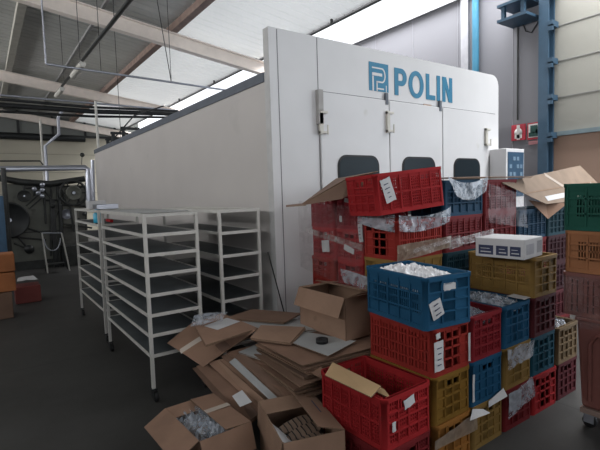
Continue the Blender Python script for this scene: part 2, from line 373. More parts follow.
MB().box(4.22, 4.36, OYF-.006, OYF, 2.545, 2.565).build('scuff_mark', mat('scuff', (.40, .30, .24), .7), oven)['label'] = 'brown scuffed patch under lettering'
# logo and lettering
LG = MB()
lx0, lx1, lz0, lz1 = 3.365, 3.652, 2.632, 2.925
yy = OYF-.001
def rect(mb, x0, x1, z0, z1, h=.004): mb.prism([(x0, z0), (x1, z0), (x1, z1), (x0, z1)], (0, yy, 0), (1, 0, 0), (0, 0, 1), (0, -1, 0), h)
def ring(mb, cx, cz, rx, rz, tx, tz, a0, a1, n=24, h=.004):
    for k in range(n):
        a, b_ = R_(a0+(a1-a0)*k/n), R_(a0+(a1-a0)*(k+1)/n)
        mb.prism([(cx+(rx-tx)*cos(a), cz+(rz-tz)*sin(a)), (cx+rx*cos(a), cz+rz*sin(a)), (cx+rx*cos(b_), cz+rz*sin(b_)), (cx+(rx-tx)*cos(b_), cz+(rz-tz)*sin(b_))], (0, yy, 0), (1, 0, 0), (0, 0, 1), (0, -1, 0), h)
rect(LG, lx0, lx1, lz0, lz1, .003)
LG.build('logo_square', logo_blue, oven)
LW = MB()
# white outline letter p within the square
def wr(x0, x1, z0, z1): rect(LW, x0, x1, z0, z1, .005)
wr(lx0+.045, lx0+.19, lz1-.062, lz1-.048); wr(lx0+.045, lx0+.19, lz1-.135, lz1-.105)
wr(lx0+.045, lx0+.065, lz0+.0, lz1-.14); wr(lx0+.105, lx0+.12, lz0+.0, lz0+.10); wr(lx0+.105, lx0+.19, lz0+.09, lz0+.105)
ring(LW, lx0+.19, (lz0+.09+lz1-.048)/2, .052, (lz1-.048-lz0-.09)/2, .016, .016, -90, 90, 14, .005)
wr(lx0+.12, lx0+.215, lz0+.02, lz0+.035)
wr(lx0+.245, lx0+.255, lz0+.0, lz0+.07)
LW.build('logo_outline', oven_white, oven)
TX = MB(); z0, z1 = 2.620, 2.912; hh = z1-z0
# P
x = 3.745; rect(TX, x, x+.062, z0, z1); rect(TX, x+.062, x+.112, z1-.055, z1); rect(TX, x+.062, x+.112, z0+.105, z0+.158)
ring(TX, x+.112, z0+.105+(hh-.105)/2, .085, (hh-.105)/2, .062, .055, -90, 90, 16)
# O
ring(TX, 4.10, (z0+z1)/2, .128, hh/2+.006, .062, .052, 0, 360, 32)
# L
x = 4.268; rect(TX, x, x+.06, z0, z1); rect(TX, x+.06, x+.165, z0, z0+.055)
# I
x = 4.462; rect(TX, x, x+.062, z0, z1)
# N
x = 4.566; w = .19; rect(TX, x, x+.058, z0, z1); rect(TX, x+w-.058, x+w, z0, z1)
TX.prism([(x+.012, z1), (x+w-.078+.008, z0), (x+w-.012, z0), (x+.078-.008, z1)], (0, yy, 0), (1, 0, 0), (0, 0, 1), (0, -1, 0), .0045)
TX.build('lettering', logo_blue, oven)['label'] = 'blue POLIN lettering'
# control cabinet beside it
cc = thing('control_cabinet', 'white control cabinet with dark blue switch panel at the chamber right end', 'control cabinet', (5.52, 3.20, 0))
bevel(MB().box(0, .44, 0, .235, 0, 2.075).build('housing', oven_white, cc), .008)
MB().box(.035, .415, -.006, 0, 1.45, 2.03).build('switch_panel', mat('panel_blue', (.03, .075, .13), .4), cc)
mb = MB()
for i in range(4):
    for k in range(5):
        if (i+k) % 3 != 1: MB().box(.07+i*.085, .125+i*.085, -.009, -.006, 1.52+k*.10, 1.57+k*.10).build('switch', mat('panel_pale', (.14, .22, .30), .5), cc)

# downpipe, bracket and signs on right wall
dp = tag(MB().tube([(6.93, 4.56, 0), (6.93, 4.56, 4.9)], .055, 12).build('downpipe', blue_pipe_m), 'light blue downpipe on grey wall behind the chamber', 'downpipe')
wb = thing('wall_bracket', 'blue steel bracket high on wall beside the blue column', 'bracket', (0, 0, 0))
MB().box(6.55, 6.99, 3.50, 3.95, 4.27, 4.31).box(6.55, 6.99, 3.50, 3.95, 4.05, 4.09).build('shelf_plate', blue_steel, wb)
for y in (3.55, 3.85): MB().box(6.58, 6.64, y, y+.05, 4.09, 4.27).build('strut', blue_steel, wb)
tubeobj('loose_cable', [(6.97, 3.78, 4.08), (6.985, 3.74, 3.95), (6.985, 3.65, 3.90), (6.97, 3.52, 4.05)], .008, black_metal, 'thin loop of cable below the blue wall bracket', 'cable')
tubeobj('wall_conduit', [(6.98, 3.86, 2.62), (6.98, 3.86, 4.04)], .012, dark_iron, 'thin upright conduit on the grey wall above the signs', 'conduit')
sign_red = mat('sign_red', (.40, .03, .05), .5); sign_white = mat('sign_white', (.60, .58, .56), .5); sign_green = mat('sign_dark_green', (.02, .07, .06), .5)
def wy(px, py): p = PX(px, py, 6.985); return p.y, p.z
y1, z1 = wy(511.5, 125.5); y0, z0 = wy(525.5, 139.5)
sg = thing('wall_sign', 'red and white fire sign with fallen white symbol, left of two', 'sign', (0, 0, 0), group='fire signs on grey wall')
MB().box(6.982, 6.998, y0, y1, z0, z1).build('sign_plate', sign_red, sg)
ym = (y0+y1)/2
MB().disc((6.981, ym, (z0+z1)/2+.0), (-1, 0, 0), [(.0, .002), (.065, .002), (.065, 0)], 16).box(6.978, 6.982, ym-.025, ym+.025, z0+.01, z1-.01).box(6.978, 6.982, ym-.06, ym+.06, z0+.03, z0+.09).build('symbol', sign_white, sg)
y1, z1 = wy(527.5, 123.5); y0, z0 = wy(541.5, 138.5)
sg = thing('wall_sign', 'white sign framed red with dark green symbol beside the blue column', 'sign', (0, 0, 0), group='fire signs on grey wall')
MB().box(6.982, 6.998, y0, y1, z0, z1).build('sign_plate', sign_red, sg)
MB().box(6.979, 6.982, y0+.018, y1-.018, z0+.03, z1-.018).build('field', sign_white, sg)
ym = (y0+y1)/2
MB().box(6.976, 6.979, ym-.05, ym+.06, z0+.10, z1-.04).box(6.976, 6.979, ym-.085, ym+.085, z0+.045, z0+.11).box(6.976, 6.979, ym-.10, ym-.02, z0+.09, z0+.15).build('symbol', sign_green, sg)
MB().box(6.982, 6.996, y0+.02, y1-.02, z0-.075, z0-.02).build('caption_strip', mat('caption_pink', (.36, .16, .17), .6), sg)

# ================================================================ RACKS
def rack(name, label, x0, x1, y0, y1, levels, faded=False, rust=None):
    t = thing(name, label, 'rack', (x0, y0, 0), group='dough tray racks')
    W, L = x1-x0, y1-y0; m = rack_white; ps = .026
    top = levels[0]
    for (a, c) in ((0, 0), (W-ps, 0), (0, L-ps), (W-ps, L-ps)):
        MB().box(a, a+ps, c, c+ps, .10, top).build('post', m, t)
        cs = MB().box(a-.012, a+ps+.012, c-.012, c+ps+.012, .092, .10).box(a+.002, a+.006, c-.03, c+.03, .03, .092).box(a+.026, a+.03, c-.03, c+.03, .03, .092).build('caster', black_metal, t)
        MB().disc((a+.007, c-.012, .038), (1, 0, 0), [(0, 0), (.036, 0), (.0385, .004), (.0385, .022), (.036, .026), (0, .026)], 18).build('wheel', rubber, cs)
    for i, z in enumerate(levels):
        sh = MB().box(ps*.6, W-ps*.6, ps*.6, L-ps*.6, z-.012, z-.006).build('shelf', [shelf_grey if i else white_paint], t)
        mb = MB(); h = .026
        mb.box(ps, W-ps, .002, .010, z-h, z).box(ps, W-ps, L-.010, L-.002, z-h, z).box(.002, .010, ps, L-ps, z-h, z).box(W-.010, W-.002, ps, L-ps, z-h, z)
        mb.build('shelf_rail', m, sh)
    return t
r1 = rack('tray_rack', 'white metal tray rack on castors standing in front, cardboard beside it', .99, 1.43, 3.47, 4.95, [1.47, 1.315, 1.162, 1.005, .846, .689, .530, .369])
rack('tray_rack', 'white metal tray rack standing behind the front rack, farthest from camera', 1.02, 1.45, 5.25, 6.75, [1.47, 1.315, 1.162, 1.005, .846, .689, .530, .369])
rack('tray_rack', 'white metal tray rack with wider spaced shelves against the chamber side', 1.625, 2.03, 3.5, 4.95, [1.468, 1.28, 1.08, .885, .69, .49, .29])
mb = MB().box(1.0, 1.40, 3.6, 4.9, 1.4705, 1.476)
tag(mb.build('board_sheet', card_white), 'pale flat sheet lying on top of the front rack', 'sheet')
# small things left on the racks
tag(MB().disc((1.09, 5.6, 1.3155), (0, 0, 1), [(0, 0), (.05, 0), (.052, .02), (.052, .10), (.03, .13), (.03, .16), (0, .16)], 16).build('plastic_jar', mat('sky_blue_plastic', (.05, .42, .62), .3)),
    'sky blue plastic jar on second shelf of the farther rack', 'jar')
j = tag(MB().box(1.06, 1.30, 5.5, 5.72, 1.4705, 1.53).build('metal_tin', steel), 'small silver tin on top of the farther rack', 'tin'); bevel(j, .006)
j = tag(MB().box(1.06, 1.26, 5.95, 6.12, 1.4705, 1.57).build('white_box', paper), 'small white box on top of the farther rack', 'box'); bevel(j, .006)
tag(MB().tube([(1.02, 4.62, 1.005+.37), (1.02, 4.80, 1.005+.37)], .016).build('red_tube', CM['red']), 'small red tube at back of the front rack', 'tube')
# dark rod leaning on chamber corner
tubeobj('thin_rod', [PY(284, 312, 3.36), PY(268, 252, 3.43)], .006, dark_iron, 'thin dark rod leaning at the chamber corner', 'rod', 6)

# ================================================================ BACKGROUND MACHINE
MY = 12.1
mc_ = thing('dough_machine', 'large old dough machine with pulleys and flywheel before the far wall', 'machine', (0, 0, 0))
def P(x, y, d=0): return PY(x, y, MY+d)
a = P(4, 184); c = P(62, 271)
MB().box(a.x, c.x, MY, MY+.8, 0, a.z).build('housing', machine_grey, mc_)
mb = MB(); z1 = P(30, 232).z; mb.box(a.x, c.x, MY-.01, MY, z1-.02, z1+.01); mb.box(P(57, 200).x, P(58.5, 200).x, MY-.03, MY, 0, a.z); mb.box(a.x, c.x, MY-.02, MY, 0, .2)
mb.build('housing_seams', dark_iron, mc_)
a = P(60, 196); c = P(96, 275)
MB().box(a.x, 2.14, MY+.25, MY+.8, 0, P(70, 185).z).build('gear_cabinet', mat('machine_pale', (.10, .10, .09), .5, var=.25), mc_)
mb = MB(); a = P(-10, 176); c = P(86, 183)
pts = [P(-15, 176), P(20, 182), P(50, 184), P(84, 179)]
mb.tube([p-Vector((0, .1, 0)) for p in pts], .075, 8); mb.build('conveyor_beam', dark_iron, mc_)
def wheel(name, px, py, r, th, m, spokes=0, dy=-.15):
    p = P(px, py, dy); prof = [(0, 0), (r*.85, 0), (r*.87, -.015), (r, -.015), (r, th), (r*.9, th), (r*.87, th-.02), (0, th-.02)]
    if spokes: prof = [(r*.86, 0), (r, 0), (r, th), (r*.86, th), (r*.86, 0)]
    w = MB().disc(p, (0, -1, 0), prof, 30); 
    if spokes:
        w.disc(p, (0, -1, 0), [(0, 0), (r*.18, 0), (r*.18, th*1.2), (0, th*1.2)], 14)
        for k in range(spokes): a_ = 2*pi*k/spokes; w.tube([p+Vector((0, -th/2, 0)), p+Vector((cos(a_)*r*.9, -th/2, sin(a_)*r*.9))], r*.05, 6)
    o = w.build(name, m, mc_); MB().tube([p+Vector((0, -th-.03, 0)), p+Vector((0, .2, 0))], r*.12, 10).build('axle', steel, mc_)
wheel('pulley', 24, 196, .135, .08, dark_iron)
wheel('flywheel', 9, 220, .40, .12, black_metal)
wheel('flywheel', 73, 193, .31, .10, dark_iron, 6)
wheel('hub_plate', 73, 193, .17, .14, machine_grey)
wheel('pulley', 66, 214, .12, .12, steel, 0, .1)
mb = MB()
for q in (((26, 206), (42, 192)), ((29, 209), (45, 195))): mb.tube([P(*q[0], -.12), P(*q[1], -.12)], .018, 6)
mb.build('drive_belt', dark_iron, mc_)
mb = MB()
for q in (((24, 184), (24, 196)), ((25, 188), (40, 188)), ((40, 184), (52, 200)), ((33, 186), (46, 186)), ((60, 186), (86, 187)), ((86, 183), (88, 203)), ((60, 205), (92, 206)), ((58, 184), (58, 200)), ((51, 184), (51, 256)), ((46, 200), (60, 200)), ((64, 224), (92, 228)), ((8, 226), (28, 248)), ((14, 243), (30, 250)), ((62, 190), (66, 206)), ((80, 186), (78, 206)), ((34, 184), (34, 196)), ((44, 196), (46, 224)), ((58, 210), (50, 232)), ((86, 206), (86, 232)), ((70, 206), (74, 232)), ((20, 226), (40, 232)), ((8, 236), (46, 240)), ((54, 246), (92, 246)), ((60, 232), (60, 262))):
    mb.tube([P(*q[0], -.1), P(*q[1], -.1)], .026, 6)
mb.build('linkage', dark_iron, mc_)
for (x, y) in ((42, 185), (42, 190), (42, 196), (34, 189), (38, 193), (52, 206), (78, 220), (84, 214), (88, 222)):
    MB().disc(P(x, y, -.15), (0, -1, 0), [(0, 0), (.045, 0), (.05, .02), (.05, .08), (0, .1)], 12).build('knob', steel if y < 200 else dark_iron, mc_)
a = P(49, 199); c = P(56, 268)
MB().box(a.x, a.x+.10, MY-.12, MY, 0, a.z).box(a.x+.18, a.x+.24, MY-.12, MY, 0, a.z).build('upright', black_metal, mc_)
a = P(62, 200); c = P(80, 226)
MB().box(a.x, c.x, MY+.02, MY+.26, c.z, a.z).build('gearbox', mat('gearbox', (.14, .14, .12), .5), mc_)
MB().box(P(62, 240).x, 2.14, MY-.25, MY+.2, 0, P(70, 245).z).build('base_unit', dark_iron, mc_)
MB().disc(P(29, 249, -.15), (0, -1, 0), [(0, 0), (.10, 0), (.10, .1), (0, .12)], 16).build('counterweight', black_metal, mc_)
# silver service pipe dropping beside the chamber
tubeobj('service_pipe', [PY(-15, 169.5, 11.2), PY(85, 167.5, 11.2), PY(88.3, 169.5, 11.15), PY(89, 202, 11.15)], .062, steel, 'thick silver pipe running across and dropping beside the chamber', 'pipe', 10)
tubeobj('service_pipe', [PY(92.5, 160, 11.35), PY(93.5, 203, 11.35)], .04, steel, 'upright silver pipe just right of the thick bent one', 'pipe', 8)
tubeobj('thin_air_pipe', [PY(-10, 161, 11.3), PY(40, 161, 11.3), PY(43, 165, 11.3)], .018, dark_iron, 'thin dark air pipe above the thick silver pipe', 'pipe', 6)
tubeobj('standing_pipe', [PY(3, 168, 10.9), (PY(3, 168, 10.9).x, 10.9, 0)], .05, dark_iron, 'dark upright pipe at far left of machine', 'pipe')
g = thing('round_gauge', 'small round gauge standing above the silver pipe', 'gauge')
gp = PY(82, 155, 11.2); MB().disc(gp, (0, -1, 0), [(0, 0), (.045, 0), (.05, .03), (0, .035)], 14).build('dial', dark_iron, g)
MB().tube([gp, PY(81.6, 166, 11.2)], .008).build('stem', dark_iron, g)
# blue cabinet column at the left edge
a = PY(-8, 196, 10.2); c = PY(7.5, 250, 10.2)
bc = tag(MB().box(a.x, c.x, 10.2, 10.6, 0, a.z).build('blue_cabinet', mat('cabinet_blue', (.04, .10, .18), .5)), 'blue steel cabinet at the left edge before the machine', 'cabinet'); bevel(bc, .01)
# ladder stand
ls = thing('step_frame', 'small white tubular frame with hoop standing before the machine', 'stand')
a0, a1, b0, b1 = PY(42, 233, 10.95), PY(48, 276, 11.05), PY(61.5, 233, 10.95), PY(70, 273, 11.05)
a1.z = b1.z = .015
for q, w in ((a0, a1), (b0, b1)): MB().tube([q, w], .016).build('leg', white_paint, ls)
for q, w in ((a0, a1), (b0, b1)): MB().tube([q+Vector((.02, .03, -.03)), w+Vector((0, .33, 0))], .014).build('leg', dark_iron, ls)
hc = (a0+b0)/2-Vector((0, 0, .12)); hw = (b0-a0).length/2-.03
MB().tube([hc+Vector((cos(a)*hw, 0, -sin(a)*.26)) for a in [pi*k/12 for k in range(13)]], .012).tube([a0, b0], .013).build('hoop', steel, ls)
MB().box(min(a1.x, b1.x)-.02, max(a1.x, b1.x)-.08, a1.y+.02, a1.y+.25, .18, .20).build('step', dark_iron, ls)

# ================================================================ CRATES
def crate_mesh(name, colour, L, W, h, style):
    """open plastic crate centred on x,y; long side along Y (L), short along X (W); z from 0 to h"""
    mb = MB(); t = .010; r = .028
    mb.box(-W/2+.012, W/2-.012, -L/2+.012, L/2-.012, .004, .012)
    for k in range(6): xx = -W/2+.05+(W-.1)*k/5; mb.box(xx-.008, xx+.008, -L/2+.02, L/2-.02, 0, .004)
    def wall(length, T, end):
        u0, u1 = -length/2+r, length/2-r
        B = lambda a, b_, z0, z1, d0, d1: mb.box(a, b_, d0, d1, z0, z1, 0, T)       # d: depth outward 0(outer) .. inward
        B(u0, u1, 0, .028, .002, .014)
        rz = h-.045 if not end else h-.028
        B(u0, u1, rz, h-.022, .004, .012); B(u0, u1, h-.024, h, -.004, .014); B(u0, u1, h-.004, h, .004, .020)
        ribs = {'mesh': (6 if not end else 4), 'slot': (5 if not end else 3), 'cell': (6 if not end else 4)}[style]
        for k in range(ribs+1):
            u = u0+(u1-u0)*k/ribs; B(u-.005, u+.005, .02, h-.02, 0, .012)
        hz = []
        if end: hz = [h*.30, h*.52, h*.70]
        else: hz = {'mesh': [h*.5], 'slot': [h*.36, h*.68], 'cell': [h*.27, h*.5, h*.74]}[style]
        for z in hz: B(u0, u1, z-.005, z+.005, 0, .012)
        hu = .055
        if style == 'slot' and not end:
            B(u0, u1, .02, h*.30, .009, .012); B(u0, u1, h*.74, rz, .009, .012)
            n_ = int((u1-u0)/.0165); zz = (h*.29, h*.75)
            for k in range(n_+1): u = u0+(u1-u0)*k/n_; B(u-.0038, u+.0038, zz[0], zz[1], .009, .012)
            B(u0, u1, h*.50, h*.54, .009, .012)
            B(u0, u0+(u1-u0)/ribs*.45, zz[0], zz[1], .010, .0122); B(u1-(u1-u0)/ribs*.4, u1, zz[0], zz[1], .010, .0122)
        elif style == 'mesh':
            n_ = int((u1-u0)/.017)
            for k in range(n_+1): u = u0+(u1-u0)*k/n_; B(u-.0038, u+.0038, .025, (h*.70 if end and abs(u) < hu else rz), .008, .012)
            nz_ = int((h-.06)/.022)
            for k in range(nz_+1):
                z = .03+(h-.085)*k/nz_
                if end and z > h*.70: B(u0, -hu, z-.0038, z+.0038, .008, .012); B(hu, u1, z-.0038, z+.0038, .008, .012)
                else: B(u0, u1, z-.0038, z+.0038, .008, .012)
        else:
            # nearly solid recessed wall with slim gaps
            if end:
                B(u0, u1, .02, h*.68, .009, .012); B(u0, -hu, h*.68, rz, .009, .012); B(hu, u1, h*.68, rz, .009, .012)
            else:
                for k in range(ribs*3):
                    a_ = u0+(u1-u0)*k/(ribs*3)+.003; B(a_, a_+(u1-u0)/(ribs*3)-.008, .02, rz, .009, .012)
        if end:   # rim of the hand hole
            B(-hu-.008, -hu, h*.70, h*.86, -.001, .014); B(hu, hu+.008, h*.70, h*.86, -.001, .014); B(-hu, hu, h*.68, h*.71, -.001, .014); B(-hu, hu, h*.85, rz+.02, .002, .014)
            if style != 'mesh': B(u0, -hu, h*.68, rz, .009, .012); B(hu, u1, h*.68, rz, .009, .012)
            if style == 'cell' or style == 'slot': B(-hu-.0, hu, .02, h*.68, .009, .012)
    T = lambda ang, d: Matrix.Rotation(ang, 4, 'Z') @ Matrix.Translation((0, -d, 0))
    wall(W, T(0, L/2), True); wall(W, T(pi, L/2), True); wall(L, T(-pi/2, W/2), False); wall(L, T(pi/2, W/2), False)
    for sx_, sy_ in ((1, 1), (-1, 1), (-1, -1), (1, -1)):
        cx, cy = sx_*(W/2-r), sy_*(L/2-r); vs = []; fs = []; ns = 6
        a0_ = {(1, 1): 0, (-1, 1): 90, (-1, -1): 180, (1, -1): 270}[(sx_, sy_)]
        for zz, ex in ((0, 0), (h-.024, 0), (h-.024, .004), (h, .004)):
            for k in range(ns+1):
                a_ = R_(a0_+90*k/ns); vs.append((cx+(r+ex)*cos(a_), cy+(r+ex)*sin(a_), zz))
        for j_ in range(3):
            for k in range(ns): i_ = j_*(ns+1)+k; fs.append((i_, i_+1, i_+ns+2, i_+ns+1))
        mb.add(vs, fs, 0, True)
        vi = [(cx+(r-.010)*cos(R_(a0_+90*k/ns)), cy+(r-.010)*sin(R_(a0_+90*k/ns)), zz) for zz in (0, h) for k in range(ns+1)]
        mb.add(vi, [(k+1, k, k+ns+1, k+ns+2) for k in range(ns)], 0, True)
        vt = [(cx+rr_*cos(R_(a0_+90*k/ns)), cy+rr_*sin(R_(a0_+90*k/ns)), h) for rr_ in (r-.010, r+.004) for k in range(ns+1)]
        mb.add(vt, [(k, k+1, k+ns+2, k+ns+1) for k in range(ns)], 0)
    return mb.mesh(name, CM[colour])
CMESH = {}
CW, CL, CH = .335, .51, .275
def crate(label, colour, loc, rotz=0, style='mesh', tilt=(0, 0), dims=None, group=None):
    dims = dims or (CL, CW, CH); key = (colour, style, dims)
    if key not in CMESH: CMESH[key] = crate_mesh('crate_body', colour, *dims, style)
    t = thing('plastic_crate', label, 'crate', loc, (tilt[0], tilt[1], rotz), group)
    b_ = link('crate_body', CMESH[key], t)
    return t
def label_on(t, side, u, z, w, h_, rot=0, dims=None, m=None, lines=3, name='paper_label'):
    """paper stuck on crate wall; side: 'end' (-Y face), 'long' (-X face)"""
    L, W, hh_ = dims or (CL, CW, CH)
    nx, ny = 5, 3; mb = MB(); vs = []
    for j_ in range(ny+1):
        for i_ in range(nx+1):
            a_ = (i_/nx-.5)*w + random.uniform(-.002, .002); b_ = (j_/ny-.5)*h_ + random.uniform(-.002, .002)
            a2, b2_ = a_*cos(rot)-b_*sin(rot), a_*sin(rot)+b_*cos(rot)
            vs.append((a2, -.004-abs(noise.noise((i_*.7, j_*.9, u*9+z)))*.006, b2_))
    fs = [(j_*(nx+1)+i_, j_*(nx+1)+i_+1, (j_+1)*(nx+1)+i_+1, (j_+1)*(nx+1)+i_) for j_ in range(ny) for i_ in range(nx)]
    mb.add(vs, fs, 0, True)
    mb.add([(x_, y_+.0012, z_) for x_, y_, z_ in vs], [tuple(reversed(f)) for f in fs], 0, True)
    for k in range(lines):
        bb = (-.28+.56*k/max(1, lines-1))*h_; aw = w*.32*random.uniform(.6, 1)
        ae = aw*random.uniform(.2, 1); bt = min(.0035, .04*h_)
        q = [(-aw, bb-bt), (ae, bb-bt*.6), (ae, bb+bt*.9), (-aw, bb+bt)]
        mb.add([(a_*cos(rot)-b_*sin(rot), -.0112, a_*sin(rot)+b_*cos(rot)) for a_, b_ in q], [(0, 1, 2, 3)], 1)
    T = Matrix.Translation((u, -L/2, z)) if side == 'end' else Matrix.Rotation(-pi/2, 4, 'Z') @ Matrix.Translation((u, -W/2, z))
    mb.v = [tuple(T @ Vector(p)) for p in mb.v]
    return mb.build(name, [m or paper, ink], t)
ORD = ['lowest', 'second up', 'third up', 'fourth up', 'fifth up', 'sixth up']
NAMEC = dict(red='red', orange_red='orange-red', dark_red='dark red', maroon='maroon', shaded_maroon='shade-darkened maroon', crimson='crimson', blue='blue', dark_blue='dark blue', teal='dark teal', deep_teal='teal blue', mustard='mustard yellow', ochre='ochre yellow', gold='pale gold', green='green', orange_brown='orange-brown', orange='orange', orange_ochre='orange-yellow')
def stack(desc, grp, x, y, cols, rotz=0, jit=.006, dims=None):
    out = []
    for i, cs in enumerate(cols):
        c_, st = cs if isinstance(cs, tuple) else (cs, 'mesh')
        out.append(crate('%s crate, %s, %s' % (NAMEC[c_], ORD[i], desc), c_, (x+random.uniform(-jit, jit), y+random.uniform(-jit, jit), i*(dims[2] if dims else CH)+.0005*i), rotz+random.uniform(-.012, .012), st, group=grp, dims=dims))
    return out
G1 = 'crates in the front row ending at the floor aisle'
FY = 1.55+CL/2
c1 = stack('front row stack under the bag-filled blue crate', G1, 2.135, FY, [('orange_ochre', 'cell'), ('mustard', 'cell'), ('orange_red', 'cell')])
t = crate('blue plastic crate full of white bags, topping the nearest front stack', 'blue', (2.11, FY-.01, 3*CH+.002), R_(-7), 'slot', dims=(.53, .36, .29), group=G1); c1.append(t)
label_on(c1[3], 'end', -.10, .115, .085, .10, .35, dims=(.53, .36, .29)); label_on(c1[2], 'end', -.125, .12, .075, .17, .02, lines=4); label_on(c1[2], 'end', -.13, .235, .035, .03, .2, lines=0)
label_on(c1[2], 'end', .150, .11, .018, .17, .0, lines=0)
label_on(c1[3], 'end', -.0, .226, .085, .035, .06, lines=0, dims=(.53, .36, .29), name='white_packing')
c2 = stack('front row stack topped by a crimson crate', G1, 2.48, FY, [('ochre', 'cell'), ('blue', 'cell'), ('crimson', 'mesh')])
label_on(c2[1], 'end', -.15, .12, .02, .17, .0, lines=0)
c3 = stack('front row stack with hanging film sheets', G1, 2.83, FY, [('dark_red', 'cell'), ('ochre', 'slot'), ('blue', 'cell')])
c4 = stack('front row stack carrying the white box', G1, 3.175, FY, [('red', 'cell'), ('deep_teal', 'cell'), ('maroon', 'cell'), ('ochre', 'slot')])
c5 = stack('two-crate front row stack at aisle end', G1, 3.515, FY, [('maroon', 'cell'), ('gold', 'cell')])
# beside C1, open red crate near the camera
f1 = crate('red plastic crate underneath the open red crate nearest the camera', 'dark_red', (1.745, 1.80, 0), 0, 'mesh', dims=(.51, .37, .275))
f2 = crate('open bright red plastic crate holding yellow cardboard, nearest the camera', 'red', (1.745, 1.80, .276), R_(1), 'mesh', dims=(.51, .37, .275))
label_on(f2, 'end', .0, .215, .08, .05, .2, dims=(.51, .37, .275), lines=0, name='torn_label'); label_on(f2, 'end', -.12, .12, .025, .05, 0, dims=(.51, .37, .275), lines=0)
# wrapped pallet behind: long sides face the camera side
G2 = 'crates on the wrapped pallet facing the camera'
PYc = 2.13+CW/2
a_stack = lambda x, desc, cols: stack(desc, G2, x, PYc, cols, rotz=pi/2)
RA = a_stack(2.565, 'back row stack under the tilted red crate', [('red', 'mesh'), ('dark_red', 'mesh'), ('red', 'cell'), ('ochre', 'slot'), ('orange_red', 'cell')])
RB = a_stack(3.085, 'back row stack topped by bagged blue crate', [('red', 'mesh'), ('blue', 'cell'), ('red', 'mesh'), ('teal', 'cell'), ('dark_red', 'mesh'), ('dark_blue', 'slot')])
RC = a_stack(3.605, 'back row stack behind the white box', [('blue', 'cell'), ('red', 'mesh'), ('maroon', 'cell'), ('dark_red', 'mesh'), ('dark_red', 'mesh'), ('dark_red', 'mesh')])
RD = a_stack(4.125, 'back row stack right of the white box', [('red', 'mesh'), ('dark_red', 'mesh'), ('dark_red', 'cell'), ('dark_red', 'cell'), ('dark_blue', 'mesh')])
RE = a_stack(4.645, 'back row stack under the big tan carton', [('dark_red', 'mesh'), ('maroon', 'mesh'), ('shaded_maroon', 'cell'), ('shaded_maroon', 'cell'), ('teal', 'cell')])
DT_ = (.60, .385, .285)
top = crate('bright red plastic crate lying tilted on top of the wrapped pallet, white label', 'red', (2.515, 2.315, 1.440), pi/2+R_(-10), 'mesh', (R_(-5.0), R_(1.5)), DT_, G2)
G3 = 'red crates on the left side of the wrapped pallet'
LA = stack('left red column nearer the camera', G3, 2.36+CL/2, 2.50+CW/2, [('red', 'mesh'), ('dark_red', 'mesh'), ('red', 'mesh'), ('red', 'mesh'), ('red', 'mesh'), ('crimson', 'mesh')], rotz=-pi/2, dims=(.51, .335, .258))
LB = stack('left red column nearer the chamber', G3, 2.36+CL/2, 2.845+CW/2, [('red', 'mesh'), ('dark_red', 'mesh'), ('red', 'mesh'), ('orange_red', 'mesh'), ('red', 'mesh'), ('crimson', 'mesh')], rotz=-pi/2, dims=(.51, .335, .258))
label_on(LB[4], 'end', .03, .10, .10, .10, .1, lines=0, name='torn_label'); label_on(LA[4], 'end', .0, .10, .12, .045, -.3, lines=0, name='torn_label')
label_on(LA[5], 'end', -.10, .08, .03, .05, 0, lines=0); label_on(LA[5], 'end', .13, -.02, .045, .14, .1, lines=4); label_on(LA[5], 'end', .0, .225, .10, .03, -.2, lines=0, name='torn_label')
# label on tilted crate: its -X local long side faces -Y in world after +90 deg rotation
label_on(top, 'long', -.20, .165, .085, .165, .25, dims=DT_, lines=4)

# trolley stack at the right edge
G4 = 'things stacked on the wheeled dolly'
TX0 = 3.10; TY1 = 1.405
dl = thing('wheeled_dolly', 'wheeled dolly under the wrapped pinkish bin at the right edge', 'dolly', (TX0, TY1, 0))
MB().box(.02, .40, -.62, -.11, .10, .135).build('platform', brown_purlin, dl)
for (a, c) in ((.06, -.16), (.36, -.16), (.06, -.57), (.36, -.57)):
    w = MB().box(a-.03, a+.03, c-.03, c+.03, .088, .10).box(a-.022, a-.017, c-.025, c+.035, .035, .09).box(a+.017, a+.022, c-.025, c+.035, .035, .09).build('caster', steel, dl)
    MB().disc((a-.014, c+.005, .042), (1, 0, 0), [(0, 0), (.038, 0), (.042, .005), (.042, .023), (.038, .028), (0, .028)], 20).build('wheel', rubber, w)
bin_m = mat('pinkish_plastic', (.17, .065, .055), .45, var=.15, scale=3, stain=((.26, .13, .11), 5, .6))
bn = thing('storage_bin', 'pinkish brown bin with raised frame standing on the dolly', 'bin', (TX0, TY1, .136), group=G4)
def taper(mb, x0, x1, y0, y1, z0, z1, d, m=0):
    vs = [(x0+d, y0+d, z0), (x1-d, y0+d, z0), (x1-d, y1-d*1.6, z0), (x0+d, y1-d*1.6, z0), (x0, y0, z1), (x1, y0, z1), (x1, y1, z1), (x0, y1, z1)]
    mb.add(vs, [(0, 3, 2, 1), (4, 5, 6, 7), (0, 1, 5, 4), (1, 2, 6, 5), (2, 3, 7, 6), (3, 0, 4, 7)], m)
    return mb
mb = taper(MB(), .006, .45, -.67, -.085, 0, .585, .018); bevel(mb.build('bin_body', bin_m, bn), .025, 3)
mb = MB().box(-.004, .46, -.68, -.078, .575, .604); bevel(mb.build('bin_rim', bin_m, bn), .008)
mb = MB()
mb.tube([(.014, -.17, .06), (.006, -.17, .44), (.004, -.21, .50), (.004, -.50, .50), (.006, -.54, .44), (.014, -.54, .06)], .014, 8)
mb.build('raised_frame', bin_m, bn)
CM['pinkish'] = bin_m
cpk = crate('pinkish brown plastic crate under the orange-brown one, clad in film', 'pinkish', (TX0+.20, TY1-.31, .7425), 0, 'cell', dims=(.62, .40, .28), group=G4)
zb = 1.025
